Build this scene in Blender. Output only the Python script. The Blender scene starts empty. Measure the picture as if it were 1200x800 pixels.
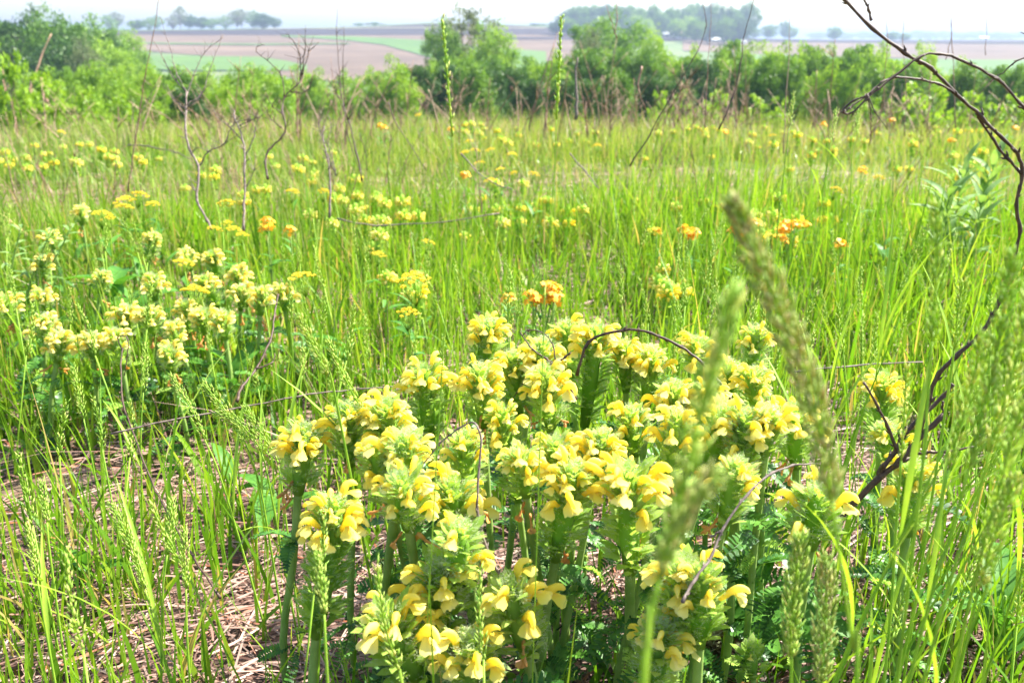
import bpy, math, random
import numpy as np
from mathutils import Vector, Matrix

random.seed(7)
rng = np.random.default_rng(11)
S = bpy.context.scene
COL = S.collection
R = math.radians
H = 0.62
PITCH = R(18.87)
F = 1039.0
CP, SP = math.cos(PITCH), math.sin(PITCH)

# ------------------------------------------------------------------ camera
cd = bpy.data.cameras.new('camera')
cam = bpy.data.objects.new('camera', cd)
COL.objects.link(cam)
cam.location = (0, 0, H)
cam.rotation_euler = (R(90) - PITCH, 0, 0)
cd.sensor_width = 36.0
cd.lens = 36.0 * F / 1200.0
cd.clip_start = 0.02
cd.clip_end = 30000
cd.dof.use_dof = True
cd.dof.focus_distance = 0.86
cd.dof.aperture_fstop = 10.0
S.camera = cam

S.view_settings.view_transform = 'Standard'
S.view_settings.look = 'None'
S.view_settings.gamma = 1
S.view_settings.exposure = 1.98
S.view_settings.use_curve_mapping = False
S.cycles.use_denoising = True
S.cycles.max_bounces = 7
S.cycles.diffuse_bounces = 3
S.cycles.transmission_bounces = 5
S.cycles.volume_bounces = 0
S.cycles.caustics_reflective = False
S.cycles.caustics_refractive = False

SUN_AZ, SUN_EL = R(62), R(50)
w = bpy.data.worlds.new('World')
S.world = w
w.use_nodes = True
nt = w.node_tree
bg = nt.nodes['Background']
sky = nt.nodes.new('ShaderNodeTexSky')
sky.sky_type = 'NISHITA'
sky.sun_disc = False
sky.sun_elevation = SUN_EL
sky.sun_rotation = SUN_AZ
sky.air_density = 1.0
sky.dust_density = 1.5
sky.ozone_density = 1.0
nt.links.new(sky.outputs[0], bg.inputs[0])
bg.inputs[1].default_value = 0.10
sd = bpy.data.lights.new('sun', 'SUN')
sd.energy = 5.0
sd.angle = R(0.55)
sd.color = (1.0, 0.95, 0.86)
sun = bpy.data.objects.new('sun', sd)
COL.objects.link(sun)
sdir = Vector((math.sin(SUN_AZ) * math.cos(SUN_EL), math.cos(SUN_AZ) * math.cos(SUN_EL), math.sin(SUN_EL)))
sun.rotation_euler = sdir.to_track_quat('Z', 'Y').to_euler()
sun.location = (5, 10, 30)

# ------------------------------------------------------------------ terrain
def sstep(t):
    t = np.clip(t, 0, 1)
    return t * t * (3 - 2 * t)

BD = np.array([0, 5.5, 7.5, 10, 14, 25, 45, 80, 150, 260], float)
BZ = np.array([0, 0, -0.14, -0.46, -1.05, -2.3, -4.0, -6.4, -11, -13.0], float)
CPX = np.array([-600, -200, 160, 330, 430, 500, 620, 760, 870, 1000, 1400, 1900], float)
CPY = np.array([39, 38, 36, 34, 31, 27, 30, 38, 46, 49, 49, 49], float)

def terr(x, y):
    x = np.asarray(x, float); y = np.asarray(y, float)
    d = np.hypot(x, y)
    base = np.zeros_like(d)
    for i in range(len(BD) - 1):
        t = (d - BD[i]) / (BD[i + 1] - BD[i])
        m = (d >= BD[i])
        base = np.where(m, BZ[i] + (BZ[i + 1] - BZ[i]) * np.clip(t, 0, 1), base)
    # soften the profile
    az = np.arctan2(x, np.maximum(y, 1e-3))
    az = np.clip(az, R(-60), R(60))
    px = 600 + F * np.tan(az) / CP
    cz = H + 700 * (45 - np.interp(px, CPX, CPY)) * 0.00086
    rise = sstep((d - 260) / 440.0)
    base = np.where(d > 260, -13.0 + (cz + 13.0) * rise, base)
    far = sstep((d - 700) / 900.0)
    base = np.where(d > 700, cz + (-2.0 - cz) * far, base)
    amp = np.clip((d - 10) / 60.0, 0, 1) * np.clip((1500 - d) / 600, 0, 1)
    base = base + amp * 0.25 * (np.sin(x * 0.11 + 1) * np.cos(y * 0.09)) 
    near = np.clip((30 - d) / 20.0, 0, 1)
    base = base + near * 0.012 * (np.sin(x * 5.1 + 0.4) * np.cos(y * 4.3 + 1) + 0.6 * np.sin(x * 11 + y * 7))
    return base

def T(x, y):
    return float(terr(np.array([x]), np.array([y]))[0])

def dirv(px, py):
    cx = (px - 600) / F; cy = (400 - py) / F
    return Vector((cx, CP + cy * SP, -SP + cy * CP))

def at(px, py, d):                       # a point seen at that pixel, d metres deep
    return Vector((0, 0, H)) + dirv(px, py) * d

def top(px, py, h, base=0.0):            # a point h above the flat meadow
    v = dirv(px, py)
    return Vector((0, 0, H)) + v * ((H - h - base) / -v.z)

_DS = np.geomspace(20, 9000, 2600)
def hit(px, py):                         # where the sight line meets the far ground
    v = dirv(px, py)
    hx = v.x / math.hypot(v.x, v.y); hy = v.y / math.hypot(v.x, v.y); s = v.z / math.hypot(v.x, v.y)
    z = H + s * _DS
    tz = terr(hx * _DS, hy * _DS)
    k = np.argmax(z < tz)
    if not (z < tz).any():
        return None
    d = _DS[k]
    return Vector((hx * d, hy * d, float(tz[k])))

# ------------------------------------------------------------------ materials
def new_mat(name):
    m = bpy.data.materials.new(name)
    m.use_nodes = True
    n = m.node_tree
    n.nodes.clear()
    return m, n

def leafy(name, cols, trans=0.4, rough=0.5, spec=0.35, attr=False, objvar=0.0, nscale=60.0, tcol=None, sheen=0.0):
    """cols: 2-4 colours; varied by a per-leaf attribute or by noise, light passes through it"""
    m, n = new_mat(name)
    N, L = n.nodes, n.links
    out = N.new('ShaderNodeOutputMaterial')
    ramp = N.new('ShaderNodeValToRGB')
    e = ramp.color_ramp.elements
    while len(e) < len(cols):
        e.new(0.5)
    for i, c in enumerate(cols):
        e[i].position = i / (len(cols) - 1) if len(cols) > 1 else 0
        e[i].color = (*c, 1)
    if len(cols) == 1:
        e[1].color = (*cols[0], 1)
    if attr:
        a = N.new('ShaderNodeAttribute'); a.attribute_name = 'rnd'
        fac = a.outputs['Fac']
    else:
        tc = N.new('ShaderNodeTexCoord')
        nz = N.new('ShaderNodeTexNoise'); nz.inputs['Scale'].default_value = nscale
        nz.inputs['Detail'].default_value = 3
        L.new(tc.outputs['Object'], nz.inputs['Vector'])
        mr = N.new('ShaderNodeMapRange'); mr.inputs[1].default_value = 0.3; mr.inputs[2].default_value = 0.7
        L.new(nz.outputs['Fac'], mr.inputs[0])
        fac = mr.outputs[0]
    if objvar:
        oi = N.new('ShaderNodeObjectInfo')
        ma = N.new('ShaderNodeMath'); ma.operation = 'MULTIPLY_ADD'
        L.new(oi.outputs['Random'], ma.inputs[0]); ma.inputs[1].default_value = objvar; ma.inputs[2].default_value = -objvar / 2
        ad = N.new('ShaderNodeMath'); ad.operation = 'ADD'; ad.use_clamp = True
        L.new(fac, ad.inputs[0]); L.new(ma.outputs[0], ad.inputs[1])
        fac = ad.outputs[0]
    L.new(fac, ramp.inputs[0])
    p = N.new('ShaderNodeBsdfPrincipled')
    p.inputs['Roughness'].default_value = rough
    p.inputs['Specular IOR Level'].default_value = spec
    if sheen:
        p.inputs['Sheen Weight'].default_value = sheen
    L.new(ramp.outputs[0], p.inputs['Base Color'])
    if trans > 0:
        tr = N.new('ShaderNodeBsdfTranslucent')
        mx = N.new('ShaderNodeMix'); mx.data_type = 'RGBA'; mx.blend_type = 'MULTIPLY'; mx.inputs[0].default_value = 1.0
        L.new(ramp.outputs[0], mx.inputs[6]); mx.inputs[7].default_value = (*(tcol or (1.25, 1.2, 0.6)), 1)
        mx.clamp_result = False
        L.new(mx.outputs[2], tr.inputs[0])
        ms = N.new('ShaderNodeMixShader'); ms.inputs[0].default_value = trans
        L.new(p.outputs[0], ms.inputs[1]); L.new(tr.outputs[0], ms.inputs[2])
        L.new(ms.outputs[0], out.inputs[0])
    else:
        L.new(p.outputs[0], out.inputs[0])
    return m

M = {}
M['grass'] = leafy('grass_blade', [(0.050, 0.138, 0.009), (0.120, 0.268, 0.014), (0.24, 0.375, 0.028), (0.42, 0.32, 0.11)], trans=0.45, rough=0.42, attr=True)
M['far_grass'] = leafy('meadow_grass', [(0.085, 0.18, 0.020), (0.17, 0.28, 0.035), (0.29, 0.36, 0.07), (0.42, 0.31, 0.20)], trans=0.4, rough=0.5, attr=True)
M['straw'] = leafy('dry_straw', [(0.08, 0.038, 0.026), (0.24, 0.13, 0.095), (0.46, 0.32, 0.26), (0.32, 0.11, 0.05)], trans=0.15, rough=0.55, attr=True, tcol=(1, 1, 1))
M['bract'] = leafy('betony_bract', [(0.22, 0.40, 0.05), (0.34, 0.53, 0.09), (0.48, 0.64, 0.17)], trans=0.5, rough=0.8, spec=0.12, attr=True, objvar=0.35)
M['hair'] = leafy('plant_hair', [(0.60, 0.66, 0.38)], trans=0.55, rough=0.5, tcol=(1, 1, 1))
M['stem'] = leafy('hairy_stem', [(0.20, 0.34, 0.06), (0.32, 0.44, 0.12)], trans=0.3, rough=0.6)
M['petal'] = leafy('yellow_petal', [(0.94, 0.70, 0.045), (0.96, 0.83, 0.12), (0.96, 0.90, 0.34)], trans=0.55, rough=0.75, spec=0.12, attr=True, objvar=0.4, tcol=(1.02, 1.0, 0.9))
M['petal_pale'] = leafy('cream_petal', [(0.90, 0.66, 0.09), (0.93, 0.80, 0.19), (0.94, 0.86, 0.36)], trans=0.5, rough=0.75, spec=0.12, attr=True, objvar=0.4, tcol=(1, 1, 0.95))
M['wither'] = leafy('withered_petal', [(0.55, 0.22, 0.04), (0.72, 0.42, 0.14)], trans=0.35, rough=0.6, objvar=0.6)
M['fern'] = leafy('betony_leaf', [(0.025, 0.09, 0.014), (0.05, 0.16, 0.02), (0.10, 0.25, 0.03)], trans=0.32, rough=0.42, objvar=0.8, nscale=40)
M['broad'] = leafy('broad_leaf', [(0.06, 0.19, 0.025), (0.11, 0.28, 0.035)], trans=0.4, rough=0.5, spec=0.25, objvar=0.7)
M['silver'] = leafy('silvery_leaf', [(0.10, 0.21, 0.045), (0.22, 0.35, 0.11)], trans=0.35, rough=0.6, spec=0.2, objvar=0.7)
M['umbel'] = leafy('yellow_umbel', [(0.80, 0.58, 0.015), (0.90, 0.72, 0.05)], trans=0.3, rough=0.6, nscale=300, tcol=(1, 1, .8))
M['orange'] = leafy('orange_petal', [(0.90, 0.38, 0.008), (0.93, 0.52, 0.025)], trans=0.35, rough=0.5, nscale=300, tcol=(1, 1, .8))
M['twig'] = leafy('dark_twig_bark', [(0.035, 0.018, 0.011), (0.10, 0.058, 0.038)], trans=0, rough=0.55, nscale=220)
M['grey_twig'] = leafy('grey_twig_bark', [(0.07, 0.048, 0.038), (0.22, 0.17, 0.145)], trans=0, rough=0.7, nscale=180)
M['brown_stem'] = leafy('dead_stem', [(0.20, 0.10, 0.06), (0.38, 0.25, 0.17)], trans=0.1, rough=0.7, objvar=0.9, tcol=(1, 1, 1))
M['seed'] = leafy('green_spikelet', [(0.25, 0.42, 0.05), (0.40, 0.56, 0.10), (0.60, 0.58, 0.20)], trans=0.42, rough=0.5, attr=True, objvar=0.2)
M['seed_purple'] = leafy('ripening_spikelet', [(0.26, 0.38, 0.06), (0.42, 0.50, 0.13), (0.52, 0.38, 0.22)], trans=0.42, rough=0.5, attr=True, objvar=0.2)
M['stalk'] = leafy('grass_stalk', [(0.20, 0.38, 0.03), (0.34, 0.50, 0.05)], trans=0.38, rough=0.5, objvar=0.4)
M['bark'] = leafy('tree_bark', [(0.09, 0.065, 0.05), (0.20, 0.15, 0.12)], trans=0, rough=0.85, nscale=8)
M['crown_mid'] = leafy('tree_foliage', [(0.07, 0.16, 0.018), (0.12, 0.24, 0.028), (0.18, 0.31, 0.04)], trans=0.35, attr=True, objvar=0.5)
M['crown_light'] = leafy('young_foliage', [(0.14, 0.27, 0.02), (0.22, 0.36, 0.032), (0.31, 0.46, 0.05)], trans=0.4, attr=True, objvar=0.4)
M['crown_dark'] = leafy('dark_foliage', [(0.03, 0.085, 0.015), (0.055, 0.13, 0.022), (0.10, 0.20, 0.03)], trans=0.25, attr=True, objvar=0.4)
M['crown_grey'] = leafy('budding_foliage', [(0.10, 0.13, 0.07), (0.16, 0.20, 0.09), (0.20, 0.26, 0.11)], trans=0.3, attr=True, objvar=0.4)

def ground_mat(name, cols, scale, scale2=None, bump=0.3, rough=0.95, stretch=(1, 1, 1)):
    m, n = new_mat(name)
    N, L = n.nodes, n.links
    out = N.new('ShaderNodeOutputMaterial'); p = N.new('ShaderNodeBsdfPrincipled')
    tc = N.new('ShaderNodeTexCoord')
    mp = N.new('ShaderNodeMapping'); mp.inputs['Scale'].default_value = stretch
    L.new(tc.outputs['Object'], mp.inputs[0])
    a = N.new('ShaderNodeTexNoise'); a.inputs['Scale'].default_value = scale; a.inputs['Detail'].default_value = 8
    a.inputs['Roughness'].default_value = 0.65
    b = N.new('ShaderNodeTexNoise'); b.inputs['Scale'].default_value = scale2 or scale * 9; b.inputs['Detail'].default_value = 5
    L.new(mp.outputs[0], a.inputs[0]); L.new(mp.outputs[0], b.inputs[0])
    mx = N.new('ShaderNodeMath'); mx.operation = 'ADD'
    L.new(a.outputs['Fac'], mx.inputs[0]); L.new(b.outputs['Fac'], mx.inputs[1])
    mr = N.new('ShaderNodeMapRange'); mr.inputs[1].default_value = 0.7; mr.inputs[2].default_value = 1.3
    L.new(mx.outputs[0], mr.inputs[0])
    ramp = N.new('ShaderNodeValToRGB'); e = ramp.color_ramp.elements
    while len(e) < len(cols): e.new(0.5)
    for i, c in enumerate(cols):
        e[i].position = i / (len(cols) - 1); e[i].color = (*c, 1)
    L.new(mr.outputs[0], ramp.inputs[0]); L.new(ramp.outputs[0], p.inputs['Base Color'])
    p.inputs['Roughness'].default_value = rough; p.inputs['Specular IOR Level'].default_value = 0.2
    bp = N.new('ShaderNodeBump'); bp.inputs['Strength'].default_value = bump; bp.inputs['Distance'].default_value = 0.02
    L.new(b.outputs['Fac'], bp.inputs['Height']); L.new(bp.outputs[0], p.inputs['Normal'])
    L.new(p.outputs[0], out.inputs[0])
    return m

# the one ground sheet: litter under the near meadow, green turf further off
def terrain_mat():
    m, n = new_mat('ground')
    N, L = n.nodes, n.links
    out = N.new('ShaderNodeOutputMaterial'); p = N.new('ShaderNodeBsdfPrincipled')
    tc = N.new('ShaderNodeTexCoord')
    def noise(s, det=6):
        a = N.new('ShaderNodeTexNoise'); a.inputs['Scale'].default_value = s; a.inputs['Detail'].default_value = det
        L.new(tc.outputs['Object'], a.inputs[0]); return a
    def ramp(f, stops):
        r_ = N.new('ShaderNodeValToRGB'); e = r_.color_ramp.elements
        while len(e) < len(stops): e.new(0.5)
        for i, (q, c) in enumerate(stops):
            e[i].position = q; e[i].color = (*c, 1)
        L.new(f, r_.inputs[0]); return r_.outputs[0]
    n1 = noise(38, 8); n2 = noise(7)
    litter = ramp(n1.outputs['Fac'], [(0.3, (0.03, 0.018, 0.013)), (0.5, (0.085, 0.05, 0.035)), (0.7, (0.20, 0.12, 0.09))])
    n3 = noise(0.06, 8)
    turf = ramp(n3.outputs['Fac'], [(0.3, (0.055, 0.095, 0.018)), (0.5, (0.085, 0.13, 0.026)), (0.7, (0.13, 0.14, 0.045))])
    vl = N.new('ShaderNodeVectorMath'); vl.operation = 'LENGTH'; L.new(tc.outputs['Object'], vl.inputs[0])
    mr = N.new('ShaderNodeMapRange'); mr.inputs[1].default_value = 1.1; mr.inputs[2].default_value = 3.0
    L.new(vl.outputs['Value'], mr.inputs[0])
    mx = N.new('ShaderNodeMix'); mx.data_type = 'RGBA'
    L.new(mr.outputs[0], mx.inputs[0]); L.new(litter, mx.inputs[6]); L.new(turf, mx.inputs[7])
    L.new(mx.outputs[2], p.inputs['Base Color'])
    p.inputs['Roughness'].default_value = 0.95
    bp = N.new('ShaderNodeBump'); bp.inputs['Strength'].default_value = 0.7; bp.inputs['Distance'].default_value = 0.02
    L.new(n1.outputs['Fac'], bp.inputs['Height']); L.new(bp.outputs[0], p.inputs['Normal'])
    L.new(p.outputs[0], out.inputs[0])
    return m
M['ground'] = terrain_mat()
M['pink_soil'] = ground_mat('bare_pinkish_field', [(0.075, 0.050, 0.031), (0.125, 0.084, 0.054), (0.18, 0.125, 0.082)], 0.03, 0.28, 0.2, stretch=(0.2, 1, 1))
M['dark_soil'] = ground_mat('dark_ploughed_field', [(0.022, 0.015, 0.017), (0.042, 0.030, 0.030)], 0.02, 0.25, 0.2, stretch=(0.2, 1, 1))
M['green_crop'] = ground_mat('green_crop', [(0.055, 0.115, 0.018), (0.09, 0.16, 0.028)], 0.04, 0.5, 0.2)
M['pale_stubble'] = ground_mat('pale_stubble', [(0.15, 0.135, 0.085), (0.20, 0.18, 0.12)], 0.04, 0.5, 0.2)

# ------------------------------------------------------------------ mesh builder
class MB:
    def __init__(s):
        s.v = []; s.f = []; s.mi = []; s.r = []
    def add(s, verts, faces, mi=0, rnd=0.5):
        b = len(s.v)
        s.v.extend([tuple(q) for q in verts])
        s.f.extend([tuple(b + i for i in fc) for fc in faces])
        s.mi.extend([mi] * len(faces))
        if isinstance(rnd, (list, tuple)): s.r.extend(rnd)
        else: s.r.extend([rnd] * len(verts))
    def tube(s, pts, rad, n=6, mi=0, rnd=0.5, squash=1.0, cap=True):
        pts = [Vector(p) for p in pts]
        k = len(pts)
        if not isinstance(rad, (list, tuple)): rad = [rad] * k
        vs = []; up = None
        for i in range(k):
            d = (pts[min(i + 1, k - 1)] - pts[max(i - 1, 0)])
            d = d.normalized() if d.length > 1e-9 else Vector((0, 0, 1))
            if up is None:
                a = Vector((1, 0, 0)) if abs(d.x) < 0.8 else Vector((0, 1, 0))
                up = d.cross(a).normalized()
            else:
                up = (up - d * up.dot(d))
                up = up.normalized() if up.length > 1e-6 else d.orthogonal().normalized()
            sd_ = d.cross(up)
            for j in range(n):
                t = 2 * math.pi * j / n
                vs.append(pts[i] + up * (math.cos(t) * rad[i]) + sd_ * (math.sin(t) * rad[i] * squash))
        fs = [(i * n + j, i * n + (j + 1) % n, (i + 1) * n + (j + 1) % n, (i + 1) * n + j) for i in range(k - 1) for j in range(n)]
        if cap:
            fs.append(tuple(range(n))[::-1]); fs.append(tuple((k - 1) * n + j for j in range(n)))
        s.add(vs, fs, mi, rnd)
    def mesh(s, name, mats, smooth=True):
        me = bpy.data.meshes.new(name)
        me.from_pydata(s.v, [], s.f)
        for m in mats: me.materials.append(M[m])
        me.polygons.foreach_set('material_index', s.mi)
        if smooth: me.polygons.foreach_set('use_smooth', [True] * len(s.f))
        a = me.attributes.new('rnd', 'FLOAT', 'POINT'); a.data.foreach_set('value', s.r)
        me.update()
        return me

def link(name, me, parent=None, loc=(0, 0, 0), rot=(0, 0, 0), sc=1.0):
    o = bpy.data.objects.new(name, me)
    COL.objects.link(o)
    if parent is not None: o.parent = parent
    o.location = loc; o.rotation_euler = rot
    o.scale = (sc, sc, sc) if not isinstance(sc, (tuple, list)) else sc
    return o

def tag(o, label=None, cat=None, group=None, kind=None):
    if label: o['label'] = label
    if cat: o['category'] = cat
    if group: o['group'] = group
    if kind: o['kind'] = kind
    return o

def thing(name, loc, label, cat, group=None, rz=0.0, sc=1.0):
    return tag(link(name, None, None, loc, (0, 0, rz), sc), label, cat, group)

def U(a, b): return random.uniform(a, b)

def smooth_path(P, sub=4, jit=0.0):      # Catmull-Rom through the given points
    P = [Vector(p) for p in P]
    if len(P) < 3: return P
    Q = [P[0] * 2 - P[1]] + P + [P[-1] * 2 - P[-2]]
    o = []
    for i in range(1, len(Q) - 2):
        for k in range(sub):
            t = k / sub
            a, b, c, d = Q[i - 1], Q[i], Q[i + 1], Q[i + 2]
            p = 0.5 * ((2 * b) + (c - a) * t + (2 * a - 5 * b + 4 * c - d) * t * t + (3 * b - a - 3 * c + d) * t ** 3)
            if jit: p = p + Vector((U(-jit, jit), U(-jit, jit), U(-jit, jit)))
            o.append(p)
    o.append(P[-1])
    return o

# ------------------------------------------------------------------ ground sheet
def build_ground():
    rr = np.concatenate([np.linspace(0.2, 12, 60), np.geomspace(12.3, 9500, 150)])
    aa = np.concatenate([np.linspace(-70, 70, 180), np.linspace(76, 284, 30)])
    aa = np.radians(aa)
    Rr, Aa = np.meshgrid(rr, aa, indexing='ij')
    X = Rr * np.sin(Aa); Y = Rr * np.cos(Aa)
    Z = terr(X, Y)
    v = np.stack([X, Y, Z], -1).reshape(-1, 3)
    v = np.vstack([v, [[0, 0, T(0, 0.01)]]])
    na = len(aa); nr = len(rr)
    f = []
    for i in range(nr - 1):
        for j in range(na):
            k = (j + 1) % na
            f.append((i * na + j, (i + 1) * na + j, (i + 1) * na + k, i * na + k))
    c = len(v) - 1
    for j in range(na): f.append((c, j, (j + 1) % na))
    me = bpy.data.meshes.new('ground')
    me.from_pydata(v.tolist(), [], [q[::-1] for q in f])
    me.materials.append(M['ground'])
    me.polygons.foreach_set('use_smooth', [True] * len(f))
    return tag(link('ground', me), kind='structure')
build_ground()

def field(name, mat, xs, ytop, ybot, lift, nx=60, ny=14):
    """a sheet of crop or soil draped on the far slope between two outlines"""
    gx = np.linspace(xs[0], xs[-1], nx)
    yt = np.interp(gx, xs, ytop); yb = np.interp(gx, xs, ybot)
    vs = []; 
    for i in range(nx):
        for j in range(ny):
            py = yb[i] + (yt[i] - yb[i]) * j / (ny - 1)
            p = hit(gx[i], py)
            while p is None: 
                py += 0.5; p = hit(gx[i], py)
            vs.append((p.x, p.y, float(terr(p.x, p.y)) + lift))
    fs = [(i * ny + j, (i + 1) * ny + j, (i + 1) * ny + j + 1, i * ny + j + 1) for i in range(nx - 1) for j in range(ny - 1)]
    me = bpy.data.meshes.new(name); me.from_pydata(vs, [], fs); me.materials.append(M[mat])
    me.polygons.foreach_set('use_smooth', [True] * len(fs))
    return tag(link(name, me), kind='structure')

X = [-120, 160, 240, 330, 430, 500, 560, 640, 700]
field('bare_field', 'pink_soil', X, [40, 40, 41, 41, 41, 41, 41, 41, 41], [60, 60, 66, 90, 100, 100, 100, 100, 100], .25, 70, 24)
field('ploughed_field', 'dark_soil', X, [37.5, 37, 36.5, 35.2, 32.5, 29, 29, 33, 37], [41, 41, 42, 42, 42, 42, 42, 42, 42], .45, 70, 12)
field('crop_strip', 'green_crop', [330, 370, 410, 450, 500, 560, 640], [43, 43.5, 44, 46, 49, 56, 62], [44.5, 46, 49, 54, 68, 78, 86], .55)
field('crop_strip', 'green_crop', [120, 200, 300, 410], [50, 52, 53, 52], [51.2, 53.4, 54.4, 53], .6, 50, 3)
field('stubble_strip', 'pale_stubble', [280, 420, 520, 640], [34.6, 34.2, 33.4, 34], [35.4, 35.2, 34.6, 35], .7, 50, 3)
field('crop_strip', 'green_crop', [140, 200, 300, 330, 360], [69, 67, 68, 72, 78], [80, 84, 84, 84, 84], .5)
field('bare_field', 'pink_soil', [800, 900, 1000, 1100, 1260, 1500], [48.5, 50, 51, 52, 53, 54], [60, 64, 68, 70, 74, 76], .25, 60, 16)
field('ploughed_field', 'dark_soil', [560, 700, 900, 1000, 1100, 1260, 1500], [44, 44.5, 45.6, 46.6, 47, 47, 47], [47, 48, 49.5, 50.5, 51.5, 52, 53], .5, 60, 10)
field('crop_strip', 'green_crop', [880, 1000, 1200, 1500], [66, 70, 72, 74], [90, 96, 98, 98], .5)

# ------------------------------------------------------------------ haze
def build_haze():
    hm, n = new_mat('haze')
    out = n.nodes.new('ShaderNodeOutputMaterial')
    v = n.nodes.new('ShaderNodeVolumePrincipled')
    v.inputs['Color'].default_value = (0.36, 0.455, 0.62, 1)
    v.inputs['Density'].default_value = 0.0007
    v.inputs['Anisotropy'].default_value = 0.25
    n.links.new(v.outputs[0], out.inputs['Volume'])
    try: hm.cycles.homogeneous_volume = True
    except Exception: pass
    x, y0, y1, z0, z1 = 9800, -9800, 9800, -16, 34
    vs = [(-x, y0, z0), (x, y0, z0), (x, y1, z0), (-x, y1, z0), (-x, y0, z1), (x, y0, z1), (x, y1, z1), (-x, y1, z1)]
    fs = [(0, 3, 2, 1), (4, 5, 6, 7), (0, 1, 5, 4), (1, 2, 6, 5), (2, 3, 7, 6), (3, 0, 4, 7)]
    me = bpy.data.meshes.new('haze'); me.from_pydata(vs, [], fs); me.materials.append(hm)
    tag(link('haze', me), kind='stuff')
build_haze()
# ------------------------------------------------------------------ grass as one counted-by-nobody mass
def vnoise(x, y, s, seed=0):
    r_ = np.random.default_rng(seed)
    g = r_.random((64, 64))
    u = x / s; v = y / s
    i = np.floor(u).astype(int); j = np.floor(v).astype(int)
    a = sstep(u - i); b = sstep(v - j)
    i %= 64; j %= 64; i1 = (i + 1) % 64; j1 = (j + 1) % 64
    return (g[i, j] * (1 - a) * (1 - b) + g[i1, j] * a * (1 - b) + g[i, j1] * (1 - a) * b + g[i1, j1] * a * b)

def blades(name, X, Y, h, wd, lean, rnd, mat, kindlabel, curve=1.6, z0=-0.01, az=None, seg=3):
    n = len(X)
    Z = terr(X, Y) + z0
    az = rng.uniform(0, 2 * np.pi, n) if az is None else az
    dx, dy = np.cos(az), np.sin(az)
    sa = rng.uniform(0, 2 * np.pi, n)
    sx, sy = np.cos(sa), np.sin(sa)
    ts = [i / seg for i in range(seg + 1)]
    V = np.zeros((n, 2 * seg + 1, 3)); RN = np.zeros((n, 2 * seg + 1))
    for i, t in enumerate(ts):
        off = lean * h * t ** curve
        zz = h * (t - 0.28 * lean * t * t)
        ww = wd * (1 - t ** 1.8) * 0.5
        c = np.stack([X + dx * off, Y + dy * off, Z + zz], -1)
        s_ = np.stack([sx * ww, sy * ww, 0 * ww], -1)
        if i < seg:
            V[:, 2 * i] = c - s_; V[:, 2 * i + 1] = c + s_
            RN[:, 2 * i] = RN[:, 2 * i + 1] = rnd
        else:
            V[:, 2 * i] = c; RN[:, 2 * i] = rnd
    m = 2 * seg + 1
    quads = [(2 * i, 2 * i + 1, 2 * i + 3, 2 * i + 2) for i in range(seg - 1)]
    base = (np.arange(n) * m)[:, None]
    q = (base[:, :, None] + np.array(quads)[None]).reshape(-1, 4)
    t3 = (base + np.array([[2 * seg - 2, 2 * seg - 1, 2 * seg]])).reshape(-1, 3)
    me = bpy.data.meshes.new(name)
    me.vertices.add(n * m); me.vertices.foreach_set('co', V.reshape(-1).astype(np.float32))
    loops = np.concatenate([q.reshape(-1), t3.reshape(-1)])
    me.loops.add(len(loops)); me.loops.foreach_set('vertex_index', loops.astype(np.int32))
    st = np.concatenate([np.arange(len(q)) * 4, len(q) * 4 + np.arange(len(t3)) * 3])
    me.polygons.add(len(q) + len(t3)); me.polygons.foreach_set('loop_start', st.astype(np.int32))
    me.polygons.foreach_set('use_smooth', np.ones(len(st), bool))
    a = me.attributes.new('rnd', 'FLOAT', 'POINT'); a.data.foreach_set('value', RN.reshape(-1).astype(np.float32))
    me.materials.append(M[mat])
    me.update(calc_edges=True)
    o = link(name, me)
    return tag(o, kindlabel, 'grass', None, 'stuff')

def sector(n, r0, r1, half=41, pw=2.0):
    u = rng.random(n)
    r = (r0 ** pw + u * (r1 ** pw - r0 ** pw)) ** (1 / pw)
    a = np.radians(rng.uniform(-half, half, n))
    return r * np.sin(a), r * np.cos(a), r

CLUMP = [(0.03, 0.80, 0.27, 0.22), (0.20, 0.78, 0.20, 0.17)]          # where the big betony clump stands
def in_clump(x, y, k=1.0):
    m = np.zeros(len(x), bool)
    for cx, cy, a, b in CLUMP:
        m |= ((x - cx) / (a * k)) ** 2 + ((y - cy) / (b * k)) ** 2 < 1
    return m

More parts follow.
